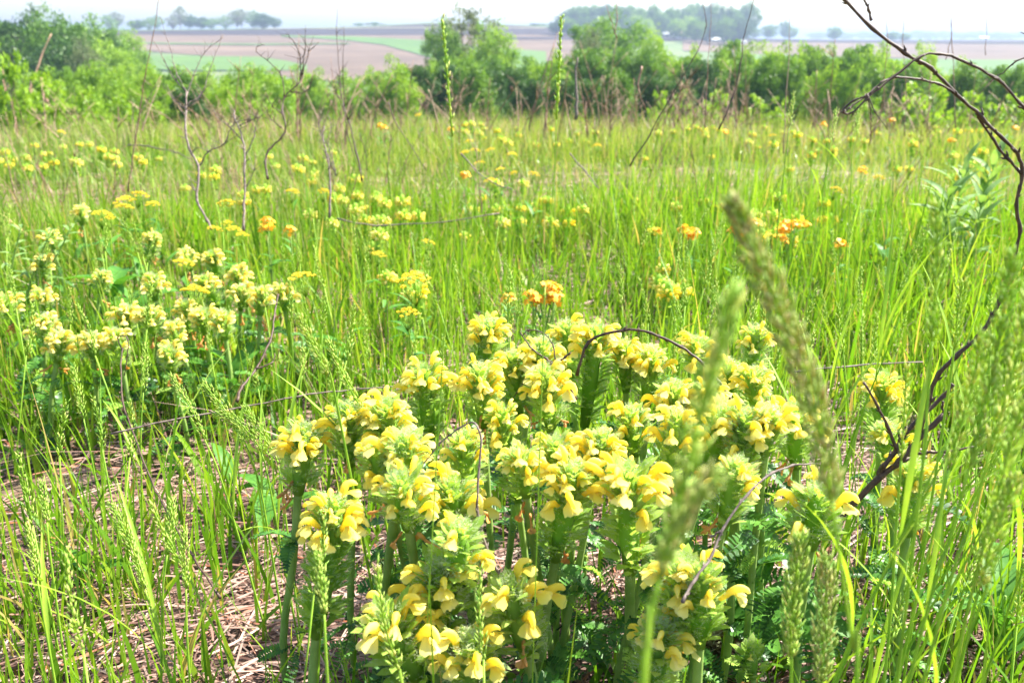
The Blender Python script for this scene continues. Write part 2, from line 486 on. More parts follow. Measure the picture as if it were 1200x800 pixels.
def grass_all():
    # near turf
    X, Y, r = sector(46000, 0.42, 3.2, 44, 1.6)
    # tufts: pull blades towards tuft centres
    tx = rng.uniform(-3, 3, 2600); ty = rng.uniform(0.3, 3.2, 2600)
    ti = rng.integers(0, 2600, len(X))
    use = rng.random(len(X)) < 0.45
    Xt = tx[ti] + rng.normal(0, 0.018, len(X)); Yt = ty[ti] + rng.normal(0, 0.018, len(X))
    ok = use & (np.abs(np.arctan2(Xt, Yt)) < R(44)) & (np.hypot(Xt, Yt) > 0.42)
    X = np.where(ok, Xt, X); Y = np.where(ok, Yt, Y)
    dens = 0.50 + 1.0 * (vnoise(X + 50, Y + 50, 0.33, 3) - 0.45)
    left = (X < -0.18 * Y / 0.8) & (Y < 1.22)
    dens = np.where(left, dens * 0.78, dens)
    dens = np.where((X > 0.35) & (Y < 1.0), dens * 0.75, dens)
    dens = np.where(Y > 1.3, dens + 0.3, dens)
    keep = (rng.random(len(X)) < dens)
    keep &= ~(in_clump(X, Y, 0.95) & (rng.random(len(X)) < 0.72))
    X, Y = X[keep], Y[keep]; n = len(X)
    h = rng.uniform(0.05, 0.17, n) * (0.75 + 0.6 * vnoise(X + 20, Y + 20, 0.5, 5))
    h = np.where((X > 0.25) , h * 1.25, h)
    tall = rng.random(n) < 0.10
    h = np.where(tall, h * 1.5, h)
    h = np.where(X < -0.1, h * 1.0, h)
    lean = np.abs(rng.normal(0.22, 0.22, n))
    wd = rng.uniform(0.0024, 0.0060, n) * np.clip(np.hypot(X, Y), 0.8, 2) ** 0.4
    wd = np.where(rng.random(n) < 0.06, wd * 1.6, wd)
    rn = np.clip(rng.normal(0.44, 0.16, n), 0, 0.75)
    rn = np.where(rng.random(n) < 0.05, 0.98, rn)
    blades('meadow_grass', X, Y, h, wd, lean, rn, 'grass', 'fresh green grass blades growing through dry litter around the yellow flowers', seg=4)
    # middle meadow
    X, Y, r = sector(150000, 2.4, 9.8, 42, 2.0)
    d = 0.75 + 0.9 * (vnoise(X + 90, Y + 60, 0.8, 8) - 0.5)
    k = rng.random(len(X)) < d; X, Y, r = X[k], Y[k], r[k]; n = len(X)
    h = rng.uniform(0.05, 0.17, n) * (0.5 + 1.0 * vnoise(X + 20, Y + 20, 0.55, 5))
    h = np.where(rng.random(n) < 0.05, h * 1.5, h)
    lean = np.abs(rng.normal(0.28, 0.32, n))
    wd = rng.uniform(0.003, 0.0055, n) * (r / 3) ** 0.5
    patch = vnoise(X + 10, Y + 35, 0.9, 21)
    rn = np.clip(rng.normal(0.46, 0.18, n) + 0.45 * (patch - 0.5), 0, 0.85)
    rn = np.where(rng.random(n) < 0.13 + 0.30 * np.clip((r - 5) / 5, 0, 1) * patch, rng.uniform(0.85, 1, n), rn)
    blades('meadow_grass', X, Y, h, wd, lean, rn, 'far_grass', 'tall spring grass filling the middle of the meadow')
    X, Y, r = sector(52000, 9.0, 30, 42, 1.5)
    n = len(X)
    h = rng.uniform(0.06, 0.17, n); lean = np.abs(rng.normal(0.2, 0.2, n)); wd = rng.uniform(0.007, 0.012, n) * (r / 9) ** 0.7
    patch = vnoise(X + 10, Y + 35, 2.5, 22)
    rn = np.clip(rng.normal(0.42, 0.18, n), 0, 0.85)
    rn = np.where(rng.random(n) < 0.10 + 0.35 * patch, rng.uniform(0.85, 1, n), rn)
    blades('meadow_grass', X, Y, h, wd, lean, rn, 'far_grass', 'pale grass mixed with dry stems along the far meadow edge', seg=2)
grass_all()

def extra_growth():
    # low herb leaves
    X, Y, r = sector(15000, 0.6, 6, 42, 1.7)
    k = rng.random(len(X)) < 1.6 * (vnoise(X + 33, Y + 12, 0.45, 31) - 0.32)
    k &= ~((X < -0.12) & (Y < 1.15) & (rng.random(len(X)) < .85))
    X, Y = X[k], Y[k]; n = len(X)
    blades('low_herbs', X, Y, rng.uniform(.05, .12, n), rng.uniform(.007, .015, n), rng.uniform(.5, 1.1, n), np.clip(rng.normal(.35, .2, n), 0, .7), 'grass', 'low leafy herbs between the grass blades', seg=4)
    # old dry stems leaning in the grass
    X, Y, r = sector(15000, 1.0, 9.5, 42, 1.9)
    k = rng.random(len(X)) < 1.5 * (vnoise(X + 3, Y + 92, 0.9, 41) - 0.25)
    X, Y, r = X[k], Y[k], r[k]; n = len(X)
    blades('dry_grass', X, Y, rng.uniform(.08, .26, n), rng.uniform(.0015, .003, n) * (r / 2) ** .6, np.abs(rng.normal(.5, .5, n)), rng.uniform(.3, .9, n), 'straw', 'pale dry grass stems leaning among the green blades', seg=3)
    # flowering stems standing above the blades
    X, Y, r = sector(5200, 1.2, 8, 42, 1.9)
    k = rng.random(len(X)) < 1.5 * (vnoise(X + 63, Y + 92, 0.7, 51) - 0.2)
    X, Y, r = X[k], Y[k], r[k]; n = len(X)
    blades('tall_grass', X, Y, rng.uniform(.16, .30, n), rng.uniform(.0022, .0034, n) * (r / 2) ** .6, np.abs(rng.normal(.12, .14, n)), rng.uniform(.5, .72, n), 'far_grass', 'tall yellow green grass stems standing above the meadow', seg=4)
extra_growth()

def litter():
    X, Y, r = sector(52000, 0.40, 4.5, 46, 1.35)
    n = len(X)
    dens = 0.45 + 0.9 * (vnoise(X + 50, Y + 50, 0.25, 14))
    k = rng.random(n) < dens; X, Y = X[k], Y[k]; n = len(X)
    L_ = rng.uniform(0.02, 0.13, n); az = rng.uniform(0, 2 * np.pi, n)
    bias = rng.random(n) < 0.5
    az = np.where(bias, rng.normal(0.15, 0.5, n), az)
    wd = rng.uniform(0.0008, 0.0026, n)
    mound = 0.022 * vnoise(X + 7, Y + 3, 0.14, 2)
    zc = terr(X, Y) + mound + rng.uniform(0.0, 0.016, n)
    tilt = rng.normal(0, 0.10, n); bend = rng.normal(0, 0.18, n)
    V = np.zeros((n, 8, 3))
    for i, t in enumerate((-0.5, -0.17, 0.17, 0.5)):
        cx = X + np.cos(az) * L_ * t - np.sin(az) * L_ * bend * (t * t); cy = Y + np.sin(az) * L_ * t + np.cos(az) * L_ * bend * (t * t)
        cz = zc + L_ * t * tilt + 0.1 * L_ * (0.25 - t * t)
        nx, ny = -np.sin(az), np.cos(az)
        V[:, 2 * i] = np.stack([cx - nx * wd / 2, cy - ny * wd / 2, cz - 0.0004], -1)
        V[:, 2 * i + 1] = np.stack([cx + nx * wd / 2, cy + ny * wd / 2, cz + 0.0004], -1)
    b = (np.arange(n) * 8)[:, None, None]
    q = (b + np.array([[0, 1, 3, 2], [2, 3, 5, 4], [4, 5, 7, 6]])[None]).reshape(-1, 4)
    me = bpy.data.meshes.new('straw_litter')
    me.vertices.add(n * 8); me.vertices.foreach_set('co', V.reshape(-1).astype(np.float32))
    me.loops.add(q.size); me.loops.foreach_set('vertex_index', q.reshape(-1).astype(np.int32))
    me.polygons.add(len(q)); me.polygons.foreach_set('loop_start', (np.arange(len(q)) * 4).astype(np.int32))
    rn = np.repeat(np.clip(rng.normal(0.42, 0.26, n), 0, 1), 8)
    a = me.attributes.new('rnd', 'FLOAT', 'POINT'); a.data.foreach_set('value', rn.astype(np.float32))
    me.materials.append(M['straw']); me.update(calc_edges=True)
    tag(link('straw_litter', me), 'matted dry straw litter lying on the ground between grass tufts', 'straw', None, 'stuff')
litter()

# ------------------------------------------------------------------ trees and shrubs
def crown_mesh(name, mat, nclump, per, leaf, shape='round', gap=0.0, seed=0, trunk_h=0.25, spread=0.13, low=0.0):
    """unit height tree: leaf-sized faces gathered in uneven clumps"""
    r_ = np.random.default_rng(seed)
    C = []
    while len(C) < nclump:
        p = r_.uniform(-1, 1, 3)
        d = np.linalg.norm(p)
        if d > 1 or d < 0.35 * (1 - low): continue
        if shape == 'round':
            q = np.array([p[0] * 0.46, p[1] * 0.46, trunk_h + (1 - trunk_h) * (p[2] * 0.5 + 0.5)])
        elif shape == 'mound':
            q = np.array([p[0] * 0.52, p[1] * 0.52, 0.06 + 0.86 * abs(p[2]) ** 0.9])
        else:
            w_ = 0.26 + 0.2 * math.sin((p[2] * .5 + .5) * 3.14)
            q = np.array([p[0] * w_, p[1] * w_, trunk_h + (1 - trunk_h) * (p[2] * 0.5 + 0.5)])
        C.append(q * r_.uniform(0.93, 1.06))
    C = np.array(C)
    cen = np.repeat(C, per, 0)
    sz = np.repeat(r_.uniform(0.5, 1.25, nclump), per)
    dirs = r_.normal(0, 1, cen.shape); dirs /= np.linalg.norm(dirs, axis=1)[:, None]
    P = cen + dirs * (spread * sz * r_.random(len(cen)) ** 0.45)[:, None] * np.array([1, 1, 0.75])
    n = len(P)
    a = r_.normal(0, 1, (n, 3)); a /= np.linalg.norm(a, axis=1)[:, None]
    b = np.cross(a, r_.normal(0, 1, (n, 3))); b /= np.linalg.norm(b, axis=1)[:, None]
    L_ = (leaf * r_.uniform(0.6, 1.3, n))[:, None]
    V = np.stack([P - a * L_ * .6, P + b * L_ * 0.3, P + a * L_ * .6, P - b * L_ * 0.3], 1)
    V[:, :, 2] = np.maximum(V[:, :, 2], 0.01)
    me = bpy.data.meshes.new(name)
    me.vertices.add(n * 4); me.vertices.foreach_set('co', V.reshape(-1).astype(np.float32))
    me.loops.add(n * 4); me.loops.foreach_set('vertex_index', np.arange(n * 4, dtype=np.int32))
    me.polygons.add(n); me.polygons.foreach_set('loop_start', (np.arange(n) * 4).astype(np.int32))
    rn = np.repeat(np.clip(np.repeat(r_.uniform(0.15, 0.85, nclump), per) + r_.normal(0, 0.16, n), 0, 1), 4)
    at_ = me.attributes.new('rnd', 'FLOAT', 'POINT'); at_.data.foreach_set('value', rn.astype(np.float32))
    me.materials.append(M[mat]); me.update(calc_edges=True)
    return me, C

def trunk_mesh(name, C, trunk_h, rad=0.028, nl=10, multi=1, mat='bark'):
    mb = MB()
    idx = list(range(len(C))); random.shuffle(idx)
    for s_ in range(multi):
        ox, oy = (0, 0) if multi == 1 else (U(-.06, .06), U(-.06, .06))
        tx, ty = (U(-.04, .04), U(-.04, .04)) if multi == 1 else (ox * 3, oy * 3)
        pts = [(ox, oy, -0.03), (ox + tx * .3, oy + ty * .3, trunk_h * .6), (ox + tx * .7, oy + ty * .7, trunk_h + .15), (ox + tx, oy + ty, 0.82)]
        mb.tube(smooth_path(pts, 3), [rad * (1 - i / 10.5) for i in range(10)], 7, rnd=.5)
    for i in idx[:nl]:
        c = Vector(C[i]); z0 = min(c.z * 0.75, U(trunk_h * .6, 0.55))
        p0 = Vector((0, 0, z0)); mid = p0.lerp(c, 0.5) + Vector((U(-.03, .03), U(-.03, .03), -0.03))
        mb.tube(smooth_path([p0, mid, c], 3), [rad * .5 * (1 - k / 8) for k in range(7)], 5)
    return mb.mesh(name, [mat])

PROTO = {}
def proto(key, mat, *a, multi=1, nl=10, rad=0.028, **k):
    cm, C = crown_mesh(key + '_crown', mat, *a, **k)
    tm = trunk_mesh(key + '_trunk', C, k.get('trunk_h', 0.25), rad, nl, multi)
    PROTO[key] = (cm, tm)
proto('round_mid', 'crown_mid', 130, 95, 0.030, seed=1, trunk_h=0.2)
proto('round_light', 'crown_light', 120, 95, 0.030, seed=2, trunk_h=0.2)
proto('round_dark', 'crown_dark', 130, 100, 0.030, seed=3, trunk_h=0.15)
proto('airy', 'crown_grey', 90, 60, 0.026, seed=4, trunk_h=0.3, nl=40, rad=0.022, spread=0.10)
proto('tall', 'crown_mid', 80, 75, 0.028, 'tall', seed=5, trunk_h=0.15)
proto('mound_mid', 'crown_mid', 170, 85, 0.036, 'mound', seed=6, trunk_h=0.1, multi=4, rad=0.012, low=0.5)
proto('mound_light', 'crown_light', 170, 85, 0.037, 'mound', seed=7, trunk_h=0.1, multi=5, rad=0.012, low=0.5)
proto('mound_dark', 'crown_dark', 170, 85, 0.036, 'mound', seed=8, trunk_h=0.1, multi=4, rad=0.012, low=0.5)
proto('leafy', 'crown_light', 60, 34, 0.050, 'mound', seed=9, trunk_h=0.1, multi=6, rad=0.010, nl=20, low=0.6, spread=0.10)
proto('leafy_b', 'crown_light', 46, 34, 0.055, 'tall', seed=10, trunk_h=0.12, multi=4, rad=0.011, nl=24, spread=0.09)

def plant_tree(name, key, px, ytop, d, wpx, label, cat='tree', group=None, sink=0.0):
    """d: distance on the ground; ytop: how high its crown reaches; wpx: crown width"""
    v = dirv(px, 60); s = math.hypot(v.x, v.y)
    x, y = v.x / s * d, v.y / s * d
    z = T(x, y) - sink
    vt = dirv(px, ytop)
    zt = H + vt.z / math.hypot(vt.x, vt.y) * d
    h = max(zt - z, 0.3) * .96
    wid = wpx / F * d * 0.97
    o = thing(name, (x, y, z), label, cat, group, U(0, 6.28), (wid, wid * U(.85, 1.1), h))
    cm, tm = PROTO[key]
    link('crown', cm, o); link('trunk', tm, o)
    return o

# big trees beyond the meadow, left to right
BT = [
 ('round_dark', 26, 4, 95, 92, 'dark rounded tree with the tallest crown at the far left'),
 ('round_mid', 66, 14, 88, 84, 'mid green tree right of the tallest dark tree on the left'),
 ('round_dark', 72, 36, 80, 80, 'low dark tree in the shade of the left grove'),
 ('round_mid', -30, 14, 95, 80, 'green tree cut by the left edge of the picture'),
 ('round_mid', 112, 22, 105, 74, 'green tree forming the right shoulder of the left grove'),
 ('round_light', 150, 28, 120, 44, 'pale green rounded tree standing at the edge of the pink field'),
 ('round_dark', 138, 36, 100, 18, 'small dark tree in front of the pale green rounded tree'),
 ('round_light', 125, 44, 80, 64, 'mid green tree below the right shoulder of the left grove'),
 ('airy', 100, 42, 75, 40, 'half bare greyish tree inside the left grove'),
 ('airy', 545, 7, 75, 100, 'large open crowned tree with grey budding branches in the middle'),
 ('round_light', 578, 24, 70, 62, 'yellow green tree right beside the large open crowned tree'),
 ('round_mid', 520, 26, 72, 56, 'green tree at the left foot of the large open crowned tree'),
 ('round_mid', 715, 17, 85, 104, 'broad domed green tree in front of the blue wood'),
 ('round_light', 765, 30, 80, 38, 'yellow green tree right of the broad domed tree'),
 ('airy', 690, 32, 66, 44, 'thin half bare tree before the broad domed tree'),
 ('round_light', 1085, 46, 45, 40, 'small pale green tree rising above the right hedge'),
]
for k, px, yt, d, wpx, lab in BT:
    plant_tree('tree', k, px, yt, d, wpx, lab)

# shrub thicket beyond the meadow
TH = []
def row(keys, x0, x1, n, yt0, yt1, d0, d1, w0, w1):
    for i in range(n):
        t = (i + .5) / n
        TH.append((random.choice(keys), x0 + (x1 - x0) * t + U(-.3, .3) * (x1 - x0) / n, yt0 + (yt1 - yt0) * t + U(-4, 4), U(d0, d1), U(w0, w1)))
row(['mound_light', 'mound_mid'], -20, 190, 8, 66, 74, 38, 50, 46, 64)
row(['mound_light', 'mound_light', 'mound_mid'], 80, 320, 11, 66, 68, 32, 42, 48, 64)
row(['mound_light'], 10, 300, 9, 90, 88, 22, 28, 44, 58)
row(['mound_mid', 'mound_light'], 290, 460, 7, 68, 76, 40, 50, 44, 58)
row(['mound_mid', 'mound_light', 'mound_dark'], 450, 640, 8, 60, 60, 38, 48, 48, 62)
row(['mound_mid', 'mound_light'], 500, 660, 5, 54, 56, 52, 60, 48, 60)
row(['mound_mid', 'mound_light', 'mound_dark'], 640, 860, 10, 48, 46, 42, 52, 52, 66)
row(['mound_dark', 'mound_mid'], 600, 820, 6, 74, 72, 30, 36, 46, 60)
row(['mound_light', 'mound_mid', 'mound_mid'], 850, 1060, 11, 37, 44, 44, 54, 58, 70)
row(['mound_mid', 'mound_light'], 860, 1040, 6, 56, 60, 36, 40, 46, 58)
row(['mound_light', 'mound_mid'], 1050, 1300, 9, 60, 70, 34, 46, 48, 62)
for k, px, yt, d, wpx in TH:
    nm = {'mound_light': 'pale green willowy shrub in the thicket behind the meadow',
          'mound_mid': 'mid green rounded shrub in the thicket behind the meadow',
          'mound_dark': 'dark green rounded shrub in the thicket behind the meadow'}[k]
    plant_tree('shrub', k, px, yt, d, wpx, nm, 'shrub', 'shrubs of the thicket behind the meadow')
plant_tree('shrub', 'mound_dark', 215, 84, 22, 48, 'very dark rounded bush standing alone behind the dead branched shrub', 'shrub')

# leafy young shrubs at the meadow's edge
LS = [
 ('leafy_b', 2, 36, 11.5, 54, 'tall sprouting shrub with bright leaves at the left edge'),
 ('leafy_b', 36, 66, 12, 52, 'bright leaved young shrub second from the left edge'),
 ('leafy', 78, 78, 12.5, 64, 'yellow green leafy shrub behind the brown dead branches'),
 ('leafy', 128, 92, 13.5, 66, 'low leafy shrub with sprigs of bright leaves, left of the dark bush'),
 ('leafy', 172, 104, 13, 50, 'lowest leafy shrub just left of the dark bush'),
 ('leafy', 790, 84, 15, 60, 'bright leafy shrub before the dark hedge, leftmost of the right ones'),
 ('leafy', 848, 88, 16, 76, 'bright leafy shrub under the grey dead stems right of centre'),
 ('leafy', 905, 92, 16, 60, 'low bright leafy shrub before the tallest part of the hedge'),
 ('leafy', 1092, 74, 14, 96, 'wide bright leafy shrub framed by the arching twigs'),
 ('leafy', 1150, 84, 14, 84, 'bright leafy shrub near the right edge behind the arching twig'),
 ('leafy', 1210, 88, 15, 80, 'bright leafy shrub cut by the right edge'),
 ('leafy', 1030, 92, 16, 60, 'small bright leafy shrub left of the arching twigs'),
]
for k, px, yt, d, wpx, lab in LS:
    plant_tree('young_shrub', k, px, yt, d, wpx, lab, 'shrub', 'leafy shrubs along the meadow edge')

# far trees
def far(keys, xs, yt, d, wp, label, group, jx=3, jy=2):
    for i, x in enumerate(xs):
        plant_tree('tree', random.choice(keys), x + U(-jx, jx), yt[i % len(yt)] + U(-jy, jy), d * U(.95, 1.05), wp * U(.8, 1.25), label, 'tree', group, sink=.3)
far(['round_mid', 'round_dark', 'airy', 'tall'], [132, 143, 163, 176, 190, 203, 215, 222, 238, 252, 265, 278, 287, 300, 312, 322],
    [15, 13, 24, 22, 18, 20, 9, 16, 18, 20, 17, 12, 10, 12, 13, 18], 640, 20, 'bluish tree in the row on the skyline above the pink field', 'trees on the left skyline')
far(['round_mid', 'round_dark'], list(np.linspace(662, 872, 26)), [12, 10, 7, 8, 6, 4, 5, 3, 6, 5, 9, 8, 4], 620, 26, 'bluish tree in the back of the hazy wood', 'trees of the hazy wood', 4, 3)
far(['round_mid', 'round_dark', 'round_light'], list(np.linspace(655, 868, 22)), [22, 20, 24, 18], 560, 24, 'bluish tree in the front of the hazy wood', 'trees of the hazy wood', 4, 3)
far(['round_dark', 'round_mid'], [884, 895, 905, 916, 926, 974, 1042, 1056], [33, 30, 27, 26, 30, 32, 38, 37], 800, 16, 'small blue tree on the horizon right of the hazy wood', 'small trees on the right horizon')
far(['round_dark'], list(np.linspace(960, 1300, 22)), [38, 37, 39, 36], 1900, 26, 'faint tree of the distant belt on the right horizon', 'trees of the distant belt', 5, 1)
far(['round_mid', 'airy'], [424, 433, 440, 447], [27, 26, 27, 28], 690, 12, 'tiny tree above the ploughed crest', 'tiny trees above the ploughed crest', 2, 1)
far(['round_dark', 'round_mid'], [626, 636, 648], [27, 28, 26], 680, 14, 'small tree on the crest left of the hazy wood', 'small trees beside the hazy wood', 2, 1)

# farm buildings at the foot of the hazy wood
M['white_paint'] = leafy('white_wall', [(0.75, 0.75, 0.74), (0.82, 0.82, 0.80)], trans=0, rough=0.6, nscale=1)
M['roof'] = leafy('metal_roof', [(0.50, 0.50, 0.52), (0.62, 0.62, 0.63)], trans=0, rough=0.45, nscale=2)
M['white_roof'] = leafy('white_metal_roof', [(0.78, 0.78, 0.78), (0.85, 0.85, 0.85)], trans=0, rough=0.45, nscale=2)
M['red_roof'] = leafy('reddish_roof', [(0.36, 0.16, 0.14), (0.45, 0.22, 0.18)], trans=0, rough=0.7, nscale=2)
M['pane'] = leafy('dark_window', [(0.03, 0.035, 0.045)], trans=0, rough=0.15)

def box(mb, x0, x1, y0, y1, z0, z1):
    mb.add([(x0, y0, z0), (x1, y0, z0), (x1, y1, z0), (x0, y1, z0), (x0, y0, z1), (x1, y0, z1), (x1, y1, z1), (x0, y1, z1)],
           [(0, 3, 2, 1), (4, 5, 6, 7), (0, 1, 5, 4), (1, 2, 6, 5), (2, 3, 7, 6), (3, 0, 4, 7)])

def building(name, px, d, L_, W_, wh, rh, roofmat, label, cat, nwin=4, rz=0.1):
    v = dirv(px, 60); s = math.hypot(v.x, v.y); x, y = v.x / s * d, v.y / s * d
    o = thing(name, (x, y, T(x, y)), label, cat, None, rz)
    mb = MB(); box(mb, -L_ / 2, L_ / 2, -W_ / 2, W_ / 2, -1, wh)
    mb.add([(-L_ / 2, -W_ / 2, wh), (-L_ / 2, W_ / 2, wh), (-L_ / 2, 0, wh + rh)], [(0, 2, 1)])
    mb.add([(L_ / 2, -W_ / 2, wh), (L_ / 2, W_ / 2, wh), (L_ / 2, 0, wh + rh)], [(0, 1, 2)])
    link('wall', mb.mesh('wall', ['white_paint'], False), o)
    rf = MB(); e = .6
    for sg in (-1, 1):
        a = (-L_ / 2 - e, sg * (W_ / 2 + e), wh - e * rh / (W_ / 2) + .05); b = (L_ / 2 + e, a[1], a[2])
        c = (L_ / 2 + e, 0, wh + rh + .05); dd = (-L_ / 2 - e, 0, wh + rh + .05)
        up = Vector((0, 0, .25))
        vs = [Vector(q) for q in (a, b, c, dd)]
        rf.add(vs + [q + up for q in vs], [(0, 3, 2, 1), (4, 5, 6, 7), (0, 1, 5, 4), (2, 3, 7, 6), (1, 2, 6, 5), (3, 0, 4, 7)])
    link('roof', rf.mesh('roof', [roofmat], False), o)
    for i in range(nwin):
        wx = -L_ / 2 + L_ * (i + .5) / nwin
        wm = MB(); box(wm, wx - .6, wx + .6, -W_ / 2 - .12, -W_ / 2 - .01, wh * .35, wh * .35 + 1.4)
        link('window', wm.mesh('window', ['pane'], False), o)
    dm = MB(); box(dm, L_ * .1, L_ * .1 + 2.2, -W_ / 2 - .15, -W_ / 2 - .02, -.2, min(2.6, wh * .8)); link('door', dm.mesh('door', ['roof'], False), o)
building('farm_shed', 838, 560, 9, 5, 1.5, 1.0, 'white_roof', 'long low white farm shed at the foot of the hazy wood', 'shed', 5, .06)
building('farmhouse', 797, 575, 6, 5, 3.0, 1.8, 'red_roof', 'small farmhouse with a reddish roof left of the white shed', 'house', 3, .3)
building('farm_shed', 781, 580, 7, 5, 2.2, 1.4, 'roof', 'grey roofed farm building left of the farmhouse', 'shed', 3, -.2)
building('farm_shed', 868, 575, 4, 3, 1.2, .8, 'white_roof', 'small white farm shed right of the long shed', 'shed', 2, .1)
building('farmhouse', 1150, 1700, 14, 8, 3, 2, 'white_roof', 'pale building far off on the right horizon', 'building', 3, .1)
# ------------------------------------------------------------------ wood betony
def leaf_scale(mb, o, out, up, L_, W_, curl, mi, rnd, teeth=True):
    """one small toothed bract: rises along 'up', bends towards 'out'"""
    side = out.cross(up).normalized()
    vs = []; k = 5
    prof = [0.45, 0.9, 1.0, 0.72, 0.0]
    for i in range(k):
        t = i / (k - 1)
        c = o + up * (L_ * (t - 0.25 * curl * t * t)) + out * (L_ * curl * t * t + 0.0012)
        wv = W_ * 0.5 * prof[i] * (1.18 if (teeth and i % 2) else 0.9)
        if i < k - 1:
            vs += [c - side * wv, c + out * (-0.18 * wv), c + side * wv]
        else:
            vs.append(c)
    fs = []
    for i in range(k - 2):
        a = 3 * i; b = a + 3
        fs += [(a, a + 1, b + 1, b), (a + 1, a + 2, b + 2, b + 1)]
    a = 3 * (k - 2)
    fs += [(a, a + 1, a + 3), (a + 1, a + 2, a + 3)]
    mb.add(vs, fs, mi, rnd)

def flower_mesh(seed, mats=('petal', 'petal_pale', 'bract'), size=1.0, droop=0.0):
    """tube, hooked upper lip and three lobed lower lip; grows along +X and up"""
    rs = random.Random(seed)
    u = rs.uniform
    mb = MB(); k = size * 1e-3
    rise = u(0.5, 0.95) - droop
    P = [(0, 0, 0), (5, 0, 4 * rise), (10, 0, 8 * rise), (14.5, 0, 11 * rise + .8), (18.5, 0, 12.6 * rise + 1.6), (21.8, 0, 12.4 * rise + 1.8), (24.2, 0, 10.6 * rise + .9), (25.2, 0, 8.6 * rise - .7)]
    tw = u(-1.5, 1.5)
    P = [Vector((a, b + tw * (i / 7) ** 2, c)) * k for i, (a, b, c) in enumerate(P)]
    P = smooth_path(P, 2)
    rad = [1.1, 1.2, 1.3, 1.5, 1.8, 2.1, 2.4, 2.7, 2.8, 2.8, 2.6, 2.3, 1.9, 1.4, .7]
    rad = [r_ * k * u(.94, 1.06) for r_ in rad]
    n = 8; b = len(mb.v)
    mb.tube(P, rad, n, 0, 0.3, squash=0.68)
    for i in range(len(P)):
        for j in range(n):
            mb.r[b + i * n + j] = min(1, 0.12 + 0.75 * (i / 14) ** 1.3 + u(-.06, .06))
    for i in range(b, len(mb.v)):
        v = mb.v[i]; q = .28 * k
        mb.v[i] = (v[0] + u(-q, q), v[1] + u(-q, q), v[2] + u(-q, q))
    # lower lip
    base = P[7] + Vector((0.4, 0, -2.2)) * k
    for sgn, lw in ((-1, 1.0), (0, 0.9), (1, 1.0)):
        d = Vector((1.0, sgn * 0.75, -0.75 + 0.15 * u(-1, 1))).normalized()
        s_ = Vector((-d.y, d.x, 0)).normalized(); nrm = d.cross(s_)
        rows = [(0, 1.1), (2.6, 1.9), (5.2, 3.5 * lw), (7.6, 3.8 * lw), (9.6, 1.9)]
        vs = []
        for q, (a, w_) in enumerate(rows):
            c = base + d * a * k - nrm * (0.10 * (a ** 1.5)) * k * (1 if nrm.z > 0 else -1)
            rg = lambda: Vector((u(-.5, .5), u(-.5, .5), u(-.6, .6))) * k
            vs += [c - s_ * w_ * k + rg(), c + nrm * 0.7 * k, c + s_ * w_ * k + rg()]
        fs = []
        for q in range(len(rows) - 1):
            a_, b_ = 3 * q, 3 * q + 3
            fs += [(a_, a_ + 1, b_ + 1, b_), (a_ + 1, a_ + 2, b_ + 2, b_ + 1)]
        mb.add(vs, fs, 0 if lw == 1.0 else 1, [min(1, .35 + .13 * (q // 3)) for q in range(len(vs))])
    # calyx
    mb.tube([Vector((-1, 0, -1)) * k, P[1], P[3]], [1.6 * k, 2.2 * k, 1.9 * k], 6, 2, .7)
    return mb.mesh('flower', list(mats))

FL = [flower_mesh(i, size=U(.85, 1.12)) for i in range(14)]
FLP = [flower_mesh(20 + i, ('petal_pale', 'petal_pale', 'bract'), size=U(.9, 1.12)) for i in range(5)]
FLW = [flower_mesh(40 + i, ('wither', 'wither', 'wither'), size=.85, droop=1.3) for i in range(3)]
FLB = [flower_mesh(60 + i, ('petal', 'petal_pale', 'bract'), size=.55) for i in range(2)]

def spike_mesh(seed, L_, hairs=2400, rad=0.0098):
    """the leafy column of overlapping bracts, from -L_ up to the crown of bracts above 0"""
    rs = random.Random(seed); u = rs.uniform
    mb = MB(); up = Vector((0, 0, 1))
    mb.tube([(0, 0, -L_ - .004), (0, 0, -L_ * .5), (0, 0, 0), (0, 0, .012)], [rad * .45, rad * .72, rad * .62, .001], 8, 0, .1)
    n = int(L_ / 0.00078) + 6
    H_ = []
    for i in range(n):
        z = -L_ + (L_ + 0.006) * i / n
        a = i * 2.39996 + u(-.7, .7)
        out = Vector((math.cos(a), math.sin(a), u(-.15, .25)))
        rr = rad * (0.62 + 0.25 * math.sin(3.1 * min(1, (z + L_) / L_)))
        l = 0.0112 * u(.75, 1.2); 
        o = out * rr * .8 + up * z
        d = (up * u(.75, 1) + out * u(.25, .55)).normalized()
        leaf_scale(mb, o, out, d, l, 0.0064 * u(.8, 1.2), u(.35, .9), 0, u(.2, .9))
        H_.append((o + d * l * .8 + out * .003, out, l))
    for i in range(15):
        a = i * 2.39996; out = Vector((math.cos(a), math.sin(a), 0)); t = i / 15
        o = out * (.0045 * (1 - t)) + up * (0.003 + 0.008 * t)
        d = (up + out * (.55 * (1 - t) + .05)).normalized()
        leaf_scale(mb, o, out, d, 0.0115 * (1 - .4 * t), .0062 * (1 - .35 * t), .25, 0, u(.45, 1))
        H_.append((o + d * .008, out, .01))
    for i in range(hairs):
        o, out, l = rs.choice(H_)
        o = o + Vector((u(-.003, .003), u(-.003, .003), u(-.006, .001)))
        d = (out + Vector((u(-.7, .7), u(-.7, .7), u(-.2, .9)))).normalized() * u(.0018, .004)
        s_ = d.orthogonal().normalized() * .00015
        mb.add([o - s_, o + s_, o + d], [(0, 1, 2)], 1, .5)
    return mb.mesh('bract_spike', ['bract', 'hair'])
SPK = {}
for key, l in (('s', .026), ('m', .042), ('l', .062), ('x', .085)):
    SPK[key] = [spike_mesh(hash(key) % 100 + j, l) for j in range(2)]
SPL = {'s': .026, 'm': .042, 'l': .062, 'x': .085}

